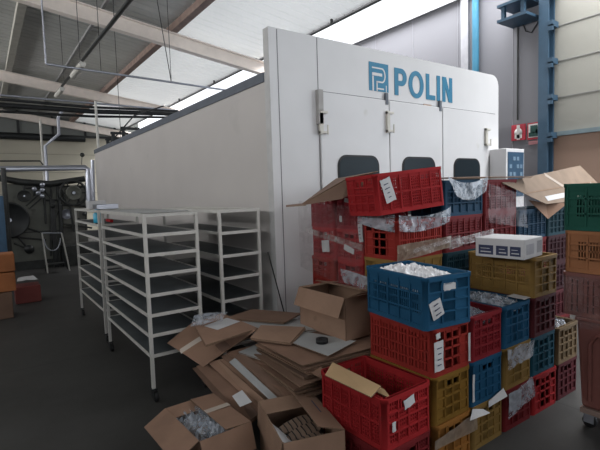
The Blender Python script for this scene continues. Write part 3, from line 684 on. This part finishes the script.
cb = crate('orange-brown plastic crate under the green crate on the dolly', 'orange_brown', (TX0+.20, TY1-.31, zb), 0, 'slot', dims=(.60, .40, .27), group=G4)
cg = crate('green plastic crate on top of the dolly stack at right edge', 'green', (TX0+.20, TY1-.30, zb+.272), 0, 'slot', dims=(.60, .41, .30), group=G4)

# ================================================================ CARTONS
def quadboard(mb, p, th, m=0, em=1, seg=1, fold=None):
    """board from 4 corner points, thickness th downwards along the normal"""
    p = [Vector(q) for q in p]; n_ = (p[1]-p[0]).cross(p[3]-p[0]).normalized()
    vs = p+[q-n_*th for q in p]
    mb.add(vs, [(0, 1, 2, 3)], m); mb.add(vs, [(7, 6, 5, 4)], m); mb.add(vs, [(0, 4, 5, 1), (1, 5, 6, 2), (2, 6, 7, 3), (3, 7, 4, 0)], em)
    return mb
def carton(label, loc, rotz, L, W, h, m, flaps, tape=True, group=None, tilt=(0, 0)):
    """L along local x, W along local y; flaps: dict side->angle in degrees (0 closed flat, 90 upright, 180+ hanging outside)"""
    t = thing('cardboard_carton', label, 'carton', loc, (tilt[0], tilt[1], rotz), group); th = .005
    mb = MB()
    mb.box(-L/2, L/2, -W/2, W/2, 0, th)
    mb.box(-L/2, -L/2+th, -W/2, W/2, th, h).box(L/2-th, L/2, -W/2, W/2, th, h).box(-L/2, L/2, -W/2, -W/2+th, th, h).box(-L/2, L/2, W/2-th, W/2, th, h)
    mb.build('box_body', m, t)
    for side, (ang, ln) in flaps.items():
        a_ = R_(ang)
        if side in ('-y', '+y'): w = L; d = W/2; rz = 0 if side == '-y' else pi
        else: w = W; d = L/2; rz = -pi/2 if side == '-x' else pi/2
        # inward direction local +y when side is '-y'
        fm_ = MB(); v = [(-w/2+.002, 0, 0), (w/2-.002, 0, 0), (w/2-.006, ln*cos(a_), ln*sin(a_)), (-w/2+.006, ln*cos(a_), ln*sin(a_))]
        quadboard(fm_, v, .0045)
        T = Matrix.Rotation(rz, 4, 'Z') @ Matrix.Translation((0, -d, h+.004))
        fm_.v = [tuple(T @ Vector(q)) for q in fm_.v]
        fm_.build('flap', [m, card_edge], t)
    return t
# carton on the flattened pile
cp = carton('open brown carton standing on the heap of flattened cardboard beside red crates', (2.13, 2.575, .56), pi/2+R_(1), .53, .30, .30, CARD[3],
       {'+y': (246, .145), '-y': (12, .145), '-x': (158, .15), '+x': (8, .13)})
# shoe carton
CS = (1.395, 2.05, R_(-16))
cs_ = carton('open brown carton with ribbed shoe soles inside, front centre', (CS[0], CS[1], 0), CS[2], .345, .50, .33, CARD[3],
       {'+y': (-4, .155), '+x': (17, .155), '-x': (266, .15), '-y': (266, .15)})
mb = MB().box(-.004, .004, -.075, .075, 0, .0008)
mb.v = [tuple(Matrix.Translation((.10, -.02, .372)) @ Matrix.Rotation(R_(22), 4, 'Y') @ Vector(q)) for q in mb.v]
mb.build('print_line', ink, cs_)['label'] = 'small dark line of print on flap'
CB = (1.04, 2.53, R_(2))
cw_ = carton('open brown carton with crumpled plastic inside, at the front left of the heap', (CB[0], CB[1], 0), CB[2], .33, .50, .25, CARD[1],
       {'-x': (208, .16), '-y': (248, .15), '+y': (-20, .10), '+x': (3, .165)})
MB().box(-.0, .163, .0, .045, .262, .2632).build('packing_tape', tape_c, cw_)

# crumpled sheets
def crumple(name, label, cat, p, q, r_, s, m, nu=22, nv=14, amp=.02, seed=0, sag=0, thick=.0015, parent=None, edge=.0, freq=6, kind=None):
    """bilinear patch p-q-r-s with folds"""
    p, q, r_, s = map(Vector, (p, q, r_, s)); n_ = (q-p).cross(s-p).normalized(); mb = MB(); vs = []
    for j_ in range(nv+1):
        for i_ in range(nu+1):
            u, v = i_/nu, j_/nv
            w = p.lerp(q, u).lerp(s.lerp(r_, u), v)
            f1_ = noise.fractal(w*freq+Vector((seed, 0, 0)), .8, 2.2, 4)
            f2_ = 1-abs(noise.noise(w*freq*.8+Vector((0, seed, 3))))*2
            w = w+n_*(f1_*amp+f2_*amp*.8)
            e = noise.noise(Vector((u*7, v*7, seed*1.7)))*edge
            if v in (0, 1): w += (s-p).normalized()*e
            w.z -= sag*4*u*(1-u)
            vs.append(w)
    fs = [(j_*(nu+1)+i_, j_*(nu+1)+i_+1, (j_+1)*(nu+1)+i_+1, (j_+1)*(nu+1)+i_) for j_ in range(nv) for i_ in range(nu)]
    mb.add(vs, fs, 0, False)
    o = mb.build(name, m, parent)
    if not parent: tag(o, label, cat, kind=kind)
    return o
# bags in blue crate
def heap(name, label, cat, cx, cy, cz, rx, ry, h_, m, rz=0, seed=1, amp=.03):
    mb = MB(); vs = []; nu, nv = 44, 34
    for j_ in range(nv+1):
        for i_ in range(nu+1):
            u, v = i_/nu*2-1, j_/nv*2-1
            e = max(0, (1-abs(u)**4)*(1-abs(v)**4))
            wx = noise.noise(Vector((u*1.7, v*1.9, seed+9)))*1.2
            z = h_*e**.6 + ((1-abs(noise.noise(Vector((u*1.6+wx, v*4.6+wx*2, seed))))*2.4)*1.1*amp + noise.noise(Vector((u*6, v*6, seed+5)))*amp*.45)*min(1, e*3)
            x_, y_ = u*rx, v*ry
            vs.append((cx+x_*cos(rz)-y_*sin(rz), cy+x_*sin(rz)+y_*cos(rz), cz+z))
    fs = [(j_*(nu+1)+i_, j_*(nu+1)+i_+1, (j_+1)*(nu+1)+i_+1, (j_+1)*(nu+1)+i_) for j_ in range(nv) for i_ in range(nu)]
    mb.add(vs, fs, 0, False)
    return tag(mb.build(name, m), label, cat)
heap('plastic_bag', 'crumpled white plastic bags filling the blue crate', 'plastic bag', 2.095, FY, 3*CH+.20, .150, .235, .07, bag_white, R_(-7), 3, .035)
heap('plastic_bag', 'crumpled plastic lying in the crimson crate of the second front stack', 'plastic bag', 2.48, FY, 2*CH+.20, .14, .22, .04, bag, 0, 8, .03)
heap('plastic_bag', 'greyish plastic lying in the blue crate below the yellow one', 'plastic bag', 2.83, FY, 2*CH+.215, .14, .22, .045, bag, 0, 11, .03)
heap('plastic_bag', 'silvery plastic lying in the pale gold crate at aisle end', 'plastic bag', 3.515, FY, CH+.215, .14, .22, .05, bag, 0, 15, .03)
heap('crumpled_plastic', 'crumpled clear plastic wrap inside the left front carton', 'plastic wrap', 1.04, 2.53, .15, .155, .24, .06, bag, R_(2), 21, .035)
heap('plastic_bag', 'white plastic bag corner rising from the green crate', 'plastic bag', 3.33, 1.0, zb+.50, .12, .2, .10, bag_white, 0, 31, .03)
# film and wrap sheets
crumple('film_band', 'brown tinted stretch film band across the front of the wrapped pallet', 'stretch film', (2.285, 2.10, 1.10), (2.87, 2.10, 1.15), (2.87, 2.105, 1.235), (2.285, 2.10, 1.215), film_tan, 30, 8, .012, 2)
crumple('film_band', 'pale stretch film band crossing dark red and teal crates of pallet', 'stretch film', (2.84, 2.10, 1.13), (3.42, 2.09, 1.19), (3.42, 2.095, 1.25), (2.84, 2.10, 1.20), film, 26, 7, .010, 12)
crumple('film_band', 'twisted pale rope of film along the pallet front', 'stretch film', (2.42, 2.085, 1.15), (2.95, 2.085, 1.20), (2.95, 2.085, 1.235), (2.42, 2.085, 1.18), film, 26, 6, .012, 19)
crumple('plastic_sheet', 'clear plastic sheet squeezed out below the tilted red crate', 'plastic sheet', (2.295, 2.11, 1.315), (2.84, 2.10, 1.345), (2.84, 2.09, 1.455), (2.29, 2.10, 1.425), bag, 30, 12, .016, 5, sag=.035)
crumple('plastic_sheet', 'clear plastic sheet folded round the end of orange-red pallet crate', 'plastic sheet', (2.28, 2.48, 1.36), (2.28, 2.115, 1.305), (2.28, 2.115, 1.425), (2.28, 2.48, 1.43), bag, 18, 10, .010, 6, sag=.01)
crumple('plastic_sheet', 'clear plastic sheet hanging over the bagged dark blue crate', 'plastic sheet', (2.93, 2.105, 1.53), (3.335, 2.105, 1.56), (3.35, 2.11, 1.68), (2.84, 2.11, 1.68), bag, 26, 14, .016, 9, sag=.05)
crumple('film_band', 'clear stretch film around the right part of the pallet', 'stretch film', (3.36, 2.10, 1.30), (3.95, 2.095, 1.22), (3.95, 2.10, 1.50), (3.36, 2.10, 1.62), film_haze, 22, 14, .012, 23)
crumple('film_sheet', 'clear film stretched over the left red pallet columns', 'stretch film', (2.335, 3.32, .92), (2.34, 2.48, .80), (2.335, 2.48, 1.47), (2.32, 3.30, 1.52), film_haze, 26, 20, .010, 33)
crumple('film_sheet', 'clear film strip across the left red pallet columns', 'stretch film', (2.325, 3.22, 1.24), (2.315, 2.47, 1.14), (2.315, 2.47, 1.19), (2.325, 3.22, 1.29), film, 26, 5, .004, 37)
crumple('plastic_wrap', 'crumpled clear wrap beside the open carton on heap', 'plastic wrap', (2.26, 2.36, .86), (2.30, 2.70, .87), (2.30, 2.74, .98), (2.27, 2.36, .96), bag, 14, 8, .02, 41)
crumple('plastic_sheet', 'shiny clear film hanging over the ochre crate, upper of two', 'plastic sheet', (2.665, 1.530, .42), (2.995, 1.530, .455), (2.995, 1.535, .555), (2.665, 1.535, .555), bag, 20, 9, .008, 45, edge=.012)
crumple('plastic_sheet', 'shiny clear film hanging over the dark red crate, lower of two', 'plastic sheet', (2.675, 1.530, .095), (2.995, 1.530, .16), (2.995, 1.535, .285), (2.675, 1.535, .265), bag, 20, 10, .008, 49, edge=.012)
crumple('film_band', 'clear film band around the base of the nearest front stack', 'stretch film', (1.935, 1.53, .16), (2.33, 1.53, .15), (2.33, 1.53, .26), (1.935, 1.53, .215), film_tan, 20, 6, .006, 52)
crumple('film_sheet', 'clear film clinging to the pinkish crate on the dolly stack', 'stretch film', (TX0-.012, TY1-.60, .70), (TX0-.010, TY1-.02, .66), (TX0-.010, TY1-.0, 1.0), (TX0-.012, TY1-.60, 1.0), film_haze, 20, 12, .006, 55)
# paper scraps at front stacks
crumple('paper_scrap', 'white paper folded out below the blue crate of second front stack', 'paper', (2.45, 1.53, .245), (2.62, 1.51, .275), (2.62, 1.535, .32), (2.46, 1.535, .28), paper, 8, 5, .004, 61)
crumple('paper_scrap', 'white paper scrap sticking out at the floor side of first stack', 'paper', (2.24, 1.52, .235), (2.42, 1.50, .232), (2.40, 1.535, .25), (2.29, 1.535, .285), paper, 8, 4, .004, 63)
crumple('paper_scrap', 'white paper lying on the blue crate under the yellow crate', 'paper', (2.90, 1.55, .833), (3.0, 1.56, .833), (3.0, 1.68, .838), (2.90, 1.68, .838), paper, 6, 4, .004, 66)
# yellow cardboard in open red crate
yc = tag(quadboard(MB(), [PZ(332.5, 362, .605), PZ(325, 375, .57), PZ(371, 397, .558), PZ(381, 386, .575)], .006).build('cardboard_strip', [card_yellow, card_edge]), 'yellow cardboard strip lying along the edge of the open red crate', 'cardboard')
tag(quadboard(MB(), [PZ(352, 374, .545), PZ(360, 384, .535), PZ(392, 399, .54), PZ(384, 389, .545)], .006).build('cardboard_strip', [card_yellow, card_edge]), 'shorter yellow cardboard strip inside the open red crate', 'cardboard')

# white printed box on yellow crate
wbx = thing('printed_box', 'white cardboard box with dark blue printed panels on the yellow crate', 'box', (3.02, 1.73, 4*CH+.004), (0, 0, R_(6)))
bevel(MB().box(-.15, .15, -.17, .17, 0, .135).build('box_body', paper, wbx), .006)
mb = MB()
for (y0, y1, ) in ((-.145, -.075), (-.06, .02), (.04, .145)): mb.box(-.1515, -.15, y0, y1, .02, .085)
mb.build('printed_panel', ink, wbx)
mb = MB()
for (y0, y1) in ((-.135, -.085), (-.05, .0), (.055, .13)): mb.box(-.1525, -.1515, y0, y1, .035, .042).box(-.1525, -.1515, y0+.01, y1, .06, .064)
mb.build('print_lines', paper, wbx)
mb = MB()
for k in range(7): mb.box(.05+k*.013, .056+k*.013, -.1715, -.17, .03, .11)
mb.box(-.12, .0, -.1712, -.17, .03, .10); mb.build('side_print', mat('grey_print', (.35, .35, .38), .7), wbx)

# shoe soles in the carton
sole_m = mat('sole_tan', (.19, .13, .095), .6); sole_d = mat('sole_black', (.02, .018, .018), .6)
def shoe(label, c_, ax, up, L=.24, W=.095):
    ax = Vector(ax).normalized(); up = Vector(up); up = (up-ax*up.dot(ax)).normalized(); sd = ax.cross(up); c_ = Vector(c_)
    t = thing('shoe', label, 'shoe', c_, group='shoes in the front carton')
    def outline(k): 
        p = []
        for i_ in range(28):
            a_ = 2*pi*i_/28; w = W/2*(1+.16*cos(a_))*(1-.12*cos(a_*2+pi)*1)
            p.append((cos(a_)*L/2*k, sin(a_)*w*k))
        return p
    mb = MB(); mb.prism(outline(1), (0, 0, 0), ax, sd, -up, .035); mb.build('upper', sole_d, t)
    mb = MB(); mb.prism(outline(.90), (0, 0, 0), ax, sd, up, .010); mb.build('sole', sole_m, t)
    mb = MB()
    for k in range(7):
        u = (-.80+1.60*k/6)*L/2; hw = W/2*math.sqrt(max(0, 1-(u/(L/2))**2))*.80
        mb.prism([(u-.003, -hw), (u+.003, -hw), (u+.006, 0), (u+.003, hw), (u-.003, hw), (u+.001, 0)], up*.010, ax, sd, up, .003)
    mb.build('tread', sole_d, t)
cb_ = Matrix.Translation((CS[0], CS[1], 0)) @ Matrix.Rotation(CS[2], 4, 'Z')
for (lx, ly, lz, lb) in ((-.02, .01, .268, 'brown ribbed shoe sole, farthest of three in the carton'), (-.0, -.085, .27, 'brown ribbed shoe sole, middle of three in the carton'), (-.015, -.17, .255, 'brown ribbed shoe sole, nearest of three in the carton')):
    shoe(lb, cb_ @ Vector((lx, ly, lz)), cb_.to_3x3() @ Vector((1, .22, .08)), cb_.to_3x3() @ Vector((-.1, -.45, 1)))
crumple('packing_paper', 'white packing paper lining the shoe carton', 'paper', cb_ @ Vector((-.15, -.24, .22)), cb_ @ Vector((.15, -.24, .22)), cb_ @ Vector((.15, -.17, .255)), cb_ @ Vector((-.15, -.16, .265)), paper, 16, 8, .016, 71)
crumple('packing_paper', 'white packing paper standing at left wall of shoe carton', 'paper', cb_ @ Vector((-.055, -.235, .25)), cb_ @ Vector((-.12, .10, .24)), cb_ @ Vector((-.163, .11, .30)), cb_ @ Vector((-.163, -.235, .325)), paper, 14, 8, .008, 74)

# ---- heap of flattened cartons
GH = 'flattened cartons in the heap'
def flat(label, c_, yaw_, L, W, tx=0, ty=0, m=None, th=.009, extra=None, folded=True, bend=0):
    """flattened carton: two board layers with a slot cut flap line; local x = L"""
    t = thing('flattened_carton', label, 'cardboard', c_, (0, 0, 0), GH)
    t.rotation_euler = (tx, ty, yaw_)
    m = m or random.choice(CARD)
    mb = MB(); nx = 10
    def layer(z0, L0, L1, W_, dx=0, ph=0):
        vs = []
        for i_ in range(nx+1):
            x_ = L0+(L1-L0)*i_/nx; zz = z0+.006*sin(i_*.9+ph)+bend*((x_/(L/2))**2)
            for (y_, dz) in ((-W_/2, 0), (W_/2, 0), (W_/2, -.004), (-W_/2, -.004)): vs.append((x_+(noise.noise(Vector((x_*3, y_, ph)))*.004), y_+dx, zz+dz))
        fs = []; mi = []
        for i_ in range(nx):
            a_ = i_*4; b_ = a_+4
            for k in range(4): fs.append((a_+k, b_+k, b_+(k+1) % 4, a_+(k+1) % 4)); mi.append(1 if k in (1, 3) else 0)
        fs += [(0, 1, 2, 3), (nx*4+3, nx*4+2, nx*4+1, nx*4)]; mi += [1, 1]
        o_ = len(mb.v); mb.v += vs; mb.f += [tuple(i+o_ for i in f) for f in fs]; mb.mi += mi; mb.sm += [False]*len(fs)
    layer(.004, -L/2, L/2, W, 0, 1)
    mb.build('board', [m, card_edge], t)
    if folded:
        mb = MB(); layer(.004+th, -L/2+random.uniform(0, .06), L/2-random.uniform(0, .05), W-.01, random.uniform(-.02, .02), 2)
        # crease lines
        mb.build('folded_board', [m, card_edge], t)
    if extra: extra(t, th)
    return t
def tapes(t, th):
    MB().box(-.30, .30, -.025, .025, th+.0145, th+.0160).build('packing_tape', tape_c, t)
rnd = random.Random(3)
base = (1.86, 2.66)
k = 0
words_ = ['plain brown', 'darker brown', 'scuffed brown', 'reddish brown', 'pale brown']
# core of the pile (horizontal sheets under the carton)
zc = .012
for i in range(18):
    L_, W_ = rnd.uniform(.60, .85), rnd.uniform(.42, .55)
    mm = card_white if i in (4, 11, 16) else CARD[rnd.randrange(5)]
    x_, y_ = 1.93+rnd.uniform(-.07, .05), 2.62+rnd.uniform(-.10, .08)
    if i >= 12: x_, y_, L_, W_ = 1.93+rnd.uniform(-.05, .05), 2.60+rnd.uniform(-.05, .05), rnd.uniform(.68, .82), rnd.uniform(.5, .6)
    yw = pi/2+rnd.uniform(-.22, .22)
    flat('%s flattened carton, layer %s of the heap counted from the floor' % ('white' if mm is card_white else ['brown', 'reddish brown', 'dark brown', 'pale brown', 'deep brown'][CARD.index(mm)],
         ['one', 'two', 'three', 'four', 'five', 'six', 'seven', 'eight', 'nine', 'ten', 'eleven', 'twelve', 'thirteen', 'fourteen', 'fifteen', 'sixteen', 'seventeen', 'eighteen'][i]), (x_, y_, zc), yw, L_, W_, rnd.uniform(-.012, .012), rnd.uniform(-.012, .012), mm)
    zc += .0295
ZT = zc
# key sheets given by their corners
def sheet(label, pts, m, th=.008, tape=None, lay=1, name='flattened_carton', grp=GH, cat='cardboard', fold=None):
    """board(s) from 4 world corners; fold = (u, dz) crease across at fraction u lifted dz"""
    pts = [Vector(q) for q in pts]; c_ = sum(pts, Vector())/4
    t = thing(name, label, cat, c_, group=grp); n_ = (pts[1]-pts[0]).cross(pts[3]-pts[0]).normalized()
    if n_.z < 0: n_ = -n_; pts = [pts[1], pts[0], pts[3], pts[2]]
    for j_ in range(lay):
        mb = MB(); sh_ = -n_*(j_*.008)
        jx = Vector((random.uniform(-.015, .015), random.uniform(-.015, .015), 0))*(j_ > 0)
        q = [p-c_+sh_+jx for p in pts]
        if fold:
            u, dz = fold; a_ = q[0].lerp(q[1], u)+n_*dz; b_ = q[3].lerp(q[2], u)+n_*dz
            quadboard(mb, [q[0], a_, b_, q[3]], .0045); quadboard(mb, [a_, q[1], q[2], b_], .0045)
        else: quadboard(mb, q, .0045)
        mb.build('board', [m, card_edge], t)
    if tape:
        for (u0, v0, u1, v1, w, mm) in tape:
            mb = MB()
            def S(u, v):
                q = [p-c_ for p in pts]
                if fold and u <= fold[0]: base_ = q[0].lerp(q[1], u)+n_*fold[1]*u/fold[0]; b3 = q[3].lerp(q[2], u)+n_*fold[1]*u/fold[0]
                elif fold: k_ = (1-u)/(1-fold[0]); base_ = q[0].lerp(q[1], u)+n_*fold[1]*k_; b3 = q[3].lerp(q[2], u)+n_*fold[1]*k_
                else: base_ = q[0].lerp(q[1], u); b3 = q[3].lerp(q[2], u)
                return base_.lerp(b3, v)
            a_, b_ = S(u0, v0), S(u1, v1); sd = n_.cross(b_-a_).normalized()*w/2
            quadboard(mb, [a_-sd+n_*.002, b_-sd+n_*.002, b_+sd+n_*.002, a_+sd+n_*.002], .001, 0, 0)
            mb.build('packing_tape' if mm is not paper else 'paper_label', mm, t)
    return t
KP = lambda x, y, z: PZ(x, y, z)
# big bent carton overhanging at the left of the heap
sheet('large bent brown carton with clear tape and white label, overhanging the heap left', [KP(203, 367, .36), KP(167, 343, .44), KP(193, 322, .57), KP(256, 330, .60)], CARD[1], lay=2,
      tape=[(.42, .0, .50, 1.0, .05, tape_c)], fold=(.5, .015))
sheet('brown carton panel with torn white label beside the bent carton', [KP(206, 345, .585), KP(193, 323, .60), KP(222, 313, .615), KP(258, 328, .60)], CARD[1], lay=2,
      tape=[(.45, .30, .42, .92, .16, paper)])
crumple('plastic_wrap', 'crumpled clear plastic on the back of the bent carton', 'plastic wrap', KP(190, 326, .62), KP(222, 322, .62), KP(228, 312, .66), KP(194, 316, .66), bag, 16, 8, .015, 81)
# dark panel added to stand for the shaded gap under the bent carton
sheet('dark brown panel standing for the shaded gap under the bent carton', [KP(222, 352, .47), KP(252, 336, .53), KP(246, 330, .56), KP(215, 345, .50)], CARD[4])
sheet('brown carton lying flat at the back of heap near chamber', [KP(225, 318, .60), KP(252, 309, .60), KP(302, 313, .60), KP(285, 322, .60)], CARD[2], lay=2)
sheet('white flat carton under the back brown one', [KP(225, 320, .59), KP(250, 312, .585), KP(345, 326, .56), KP(262, 336, .575)], card_white, lay=2)
sheet('pale brown carton with corner pointing left above the layered stack', [KP(250, 338, .572), KP(261, 325, .60), KP(305, 327, .59), KP(290, 343, .570)], CARD[3], lay=2)
# layered fan to the right, edges visible
for i in range(9):
    dz = -.022*i
    lab = ['top', 'second', 'third', 'fourth', 'fifth', 'sixth', 'seventh', 'eighth', 'ninth'][i]
    mm = [card_white, CARD[2], CARD[0], CARD[4], CARD[2], CARD[1], CARD[0], CARD[4], CARD[2]][i] if i else CARD[0]
    p = [Vector((1.50+.03*i*.3, 2.78, .545+dz)), Vector((1.52, 2.20+rnd.uniform(-.03, .03), .535+dz)), Vector((2.29, 2.13+rnd.uniform(-.02, .02), .545+dz)), Vector((2.29, 2.80, .55+dz))]
    ja, jb = rnd.uniform(-.05, .04), rnd.uniform(-.035, .035)*(i > 0); p = [q+Vector((ja+rnd.uniform(-.01, .01) if q.x < 2 else 0, jb+rnd.uniform(-.01, .01), rnd.uniform(-.004, .004))) for q in p]
    sheet('%s flattened carton, %s in the layered stack beside the red crate' % ('white' if mm is card_white else 'brown', lab), p, mm, lay=2)
sheet('white sheet on the layered stack carrying the tape roll', [KP(282, 339, .562), KP(303, 331, .564), KP(356, 341, .564), KP(328, 356, .562)], card_white)
sheet('short brown board poking out left of the layered stack', [KP(255, 345, .53), KP(270, 339, .54), KP(330, 372, .50), KP(322, 378, .485)], CARD[1], lay=2)
# sloping boards at the front of heap
slope = [
 ('white carton sheet sticking out above the sloping boards', (238, 352, .46), (262, 342, .50), (335, 368, .44), (318, 377, .41), card_white),
 ('wide brown carton sloping down the heap front, uppermost', (228, 352, .45), (250, 346, .48), (322, 380, .38), (290, 398, .30), CARD[0]),
 ('brown carton sloping beneath the uppermost one', (220, 356, .42), (240, 350, .46), (300, 392, .30), (280, 402, .27), CARD[2]),
 ('white carton edge sloping between brown boards', (229, 362, .405), (235, 358, .43), (281, 401, .275), (275, 405, .26), card_white),
 ('brown carton sloping at the left middle of heap', (207, 362, .38), (226, 358, .41), (274, 403, .24), (262, 412, .20), CARD[1]),
 ('deep brown board wedged between sloping boards right of the white edge', (234, 356, .435), (243, 352, .462), (298, 398, .30), (288, 404, .275), CARD[4]),
 ('pale brown narrow board beneath the wide sloping one', (213, 364, .365), (219, 360, .40), (270, 405, .255), (266, 409, .225), CARD[3]),
 ('dark brown board low in the heap between left sloping boards', (201, 369, .28), (209, 365, .33), (259, 414, .185), (252, 419, .15), CARD[4]),
 ('reddish brown carton sloping low at the left', (196, 366, .31), (212, 362, .36), (262, 410, .20), (248, 422, .13), CARD[0]),
 ('lowest sloping carton touching the front left carton', (192, 368, .22), (205, 366, .28), (255, 418, .14), (242, 428, .06), CARD[2]),
]
for lb, a, b_, c_, d_, mm in slope:
    sheet(lb, [KP(*a), KP(*b_), KP(*c_), KP(*d_)], mm, lay=2)
sheet('small white label sheet on the sloping boards', [KP(232, 396, .285), KP(242, 390, .315), KP(252, 402, .275), KP(240, 407, .25)], paper, lay=1, name='paper_sheet', grp=None, cat='paper')
# black tape roll
tr_ = thing('tape_roll', 'black roll of tape on the white sheet before the open carton', 'tape roll', (1.915, 2.44, .552))
tr_.location = PZ(322, 342.5, .566)
MB().disc((0, 0, 0), (0, 0, 1), [(.022, 0), (.042, 0), (.042, .028), (.022, .028), (.022, 0)], 24).build('tape_ring', rubber, tr_)

# boards on top of the pallet
GB = 'loose cardboard on top of the pallet'
sheet('big dark bent carton slanting off the top of pallet at left', [PY(300, 205, 2.86), PY(336, 178.5, 3.05), PY(378, 171, 2.62), PY(349, 177, 2.60)], CARD[4], lay=1, name='loose_carton', grp=GB)
sheet('narrow dark flap folded from the slanting carton', [PY(301, 205.5, 2.84), PY(350, 178, 2.58), PY(374, 178, 2.48), PY(342, 199, 2.60)], CARD[4], lay=1, name='loose_carton', grp=GB)
sheet('thin brown strip of board pointing left from the slanting carton', [PY(286, 205, 2.97), PY(286, 206.5, 2.90), PY(306, 205, 2.76), PY(306, 203, 2.88)], CARD[4], lay=1, name='loose_carton', grp=GB)
sheet('thin brown carton lying flat over the bagged blue crate', [(2.95, 2.10, 1.672), (4.02, 2.08, 1.674), (4.02, 2.50, 1.690), (3.1, 2.50, 1.686)], CARD[1], lay=2, name='loose_carton', grp=GB)
ta, tb, td = PY(502, 182.5, 2.12), PY(546, 204, 2.02), PY(580, 165.5, 2.40)
tn = (tb-ta).cross(td-ta); tr2 = ray(612, 197); tcn = CAMP+tr2*((ta-CAMP).dot(tn)/tr2.dot(tn))
sheet('large tan carton with clear tape slanting toward the green crate', [ta, tb, tcn, td], mat('tan_card', (.20, .145, .105), .85, var=.12, stain=((.15, .105, .075), 4, .64)), lay=1, name='loose_carton', grp=GB,
      tape=[(.03, .45, .97, .52, .05, tape_c), (.50, .02, .50, .97, .012, card_edge), (.80, .10, .70, .95, .05, paper), (.98, .62, .55, .90, .06, tape_c)])
sheet('hanging flap of tan carton above the blue pallet crate', [PY(529, 200, 2.14), PY(548, 219, 2.06), PY(568, 203, 2.0), PY(546, 203, 2.11)], CARD[1], lay=1, name='loose_carton', grp=GB)

# ---- left edge: orange sacks / crates on the floor
a = PZ(14, 316)
so = thing('carton_pile_item', 'x', 'x')
D.objects.remove(so)
lx, ly = PZ(15, 318).x, PZ(15, 318).y
GL = 'boxes at the left edge of the floor'
def lbox(name, lb, px0, px1, pyb, pyt, Y, dz0, dep, m, cat='carton'):
    p0 = PY(px0, pyb, Y); p1 = PY(px1, pyt, Y)
    o = bevel(MB().box(p0.x, p1.x, Y, Y+dep, max(0, dz0 if dz0 is not None else p0.z), p1.z).build(name, m), .01)
    return tag(o, lb, cat, GL)
Yb = PZ(12, 318).y
orange_c = mat('orange_sack', (.34, .12, .04), .7, var=.2, scale=5)
q = PY(0, 294, Yb); zz1 = PY(8, 291, Yb).z
lbox('cardboard_box', 'brown carton lowest in the pile at the left edge', -14, 12, 318, 292, Yb, 0, .4, CARD[2])
lbox('orange_box', 'orange box resting on the brown carton at left edge', -14, 15, 292, 272, Yb+.02, PY(8, 292, Yb).z+.002, .4, orange_c)
lbox('orange_box', 'orange box topmost in the pile at the left edge', -14, 14, 272, 253.5, Yb+.03, PY(8, 272, Yb+.02).z+.004, .36, orange_c)
Yr = PZ(28, 303).y
rbx = lbox('red_box', 'dark red box with papers on top, right of the orange pile', 16, 40.5, 303, 284.5, Yr, 0, .35, mat('box_dark_red', (.17, .035, .03), .6))
p0 = PY(17, 284, Yr); p1 = PY(39, 284, Yr)
crumple('loose_papers', 'white papers lying on the dark red box', 'paper', (p0.x, Yr+.02, p0.z+.03), (p1.x, Yr+.02, p0.z+.03), (p1.x-.05, Yr+.32, p0.z+.05), (p0.x+.04, Yr+.32, p0.z+.05), paper, 12, 8, .012, 91)

# ================================================================ LIGHT
w = D.worlds.new('world'); bpy.context.scene.world = w; w.use_nodes = True
bg = w.node_tree.nodes['Background']; bg.inputs[0].default_value = (.93, .96, 1.0, 1); bg.inputs[1].default_value = 1.6
def area(name, loc, rot, sx_, sy_, e, c=(1, 1, 1), spread=180):
    la = D.lights.new(name, 'AREA'); la.shape = 'RECTANGLE'; la.size = sx_; la.size_y = sy_; la.energy = e; la.color = c; la.spread = R_(spread)
    o = D.objects.new(name, la); COL.objects.link(o); o.location = loc; o.rotation_euler = rot; return o
area('skylight_daylight', ((SKX0+SKX1)/2, 9.2, zroof(6.6)+.14), (0, math.atan(SL), 0), SKX1-SKX0-.02, 30, 1500, (.98, .985, 1), 125)
area('rear_fill', (0, YF-.25, 3.55), (R_(90+22), 0, 0), 9.0, 2.6, 120, (.95, .97, 1), 95)  # added fill behind the camera, tilted up to favour the upper parts
area('left_fill', (XL-.25, 9, 4.4), (0, R_(-90-24), 0), 1.95, 23.8, 640, (1, .98, .96), 110)  # added fill from the left to brighten chamber side and ceiling
area('gate_daylight', (XR+.3, (OY0+OY1)/2, OZ/2), (0, R_(90), 0), OZ, OY1-OY0, 105, (.74, .87, 1))

sc = bpy.context.scene
sc.view_settings.view_transform = 'Standard'; sc.view_settings.look = 'None'; sc.view_settings.gamma = 1; sc.view_settings.exposure = 0
sc.view_settings.use_curve_mapping = False
sc.cycles.use_denoising = True
sc.cycles.max_bounces = 8; sc.cycles.diffuse_bounces = 5; sc.cycles.transparent_max_bounces = 12
sc.cycles.sample_clamp_indirect = 6
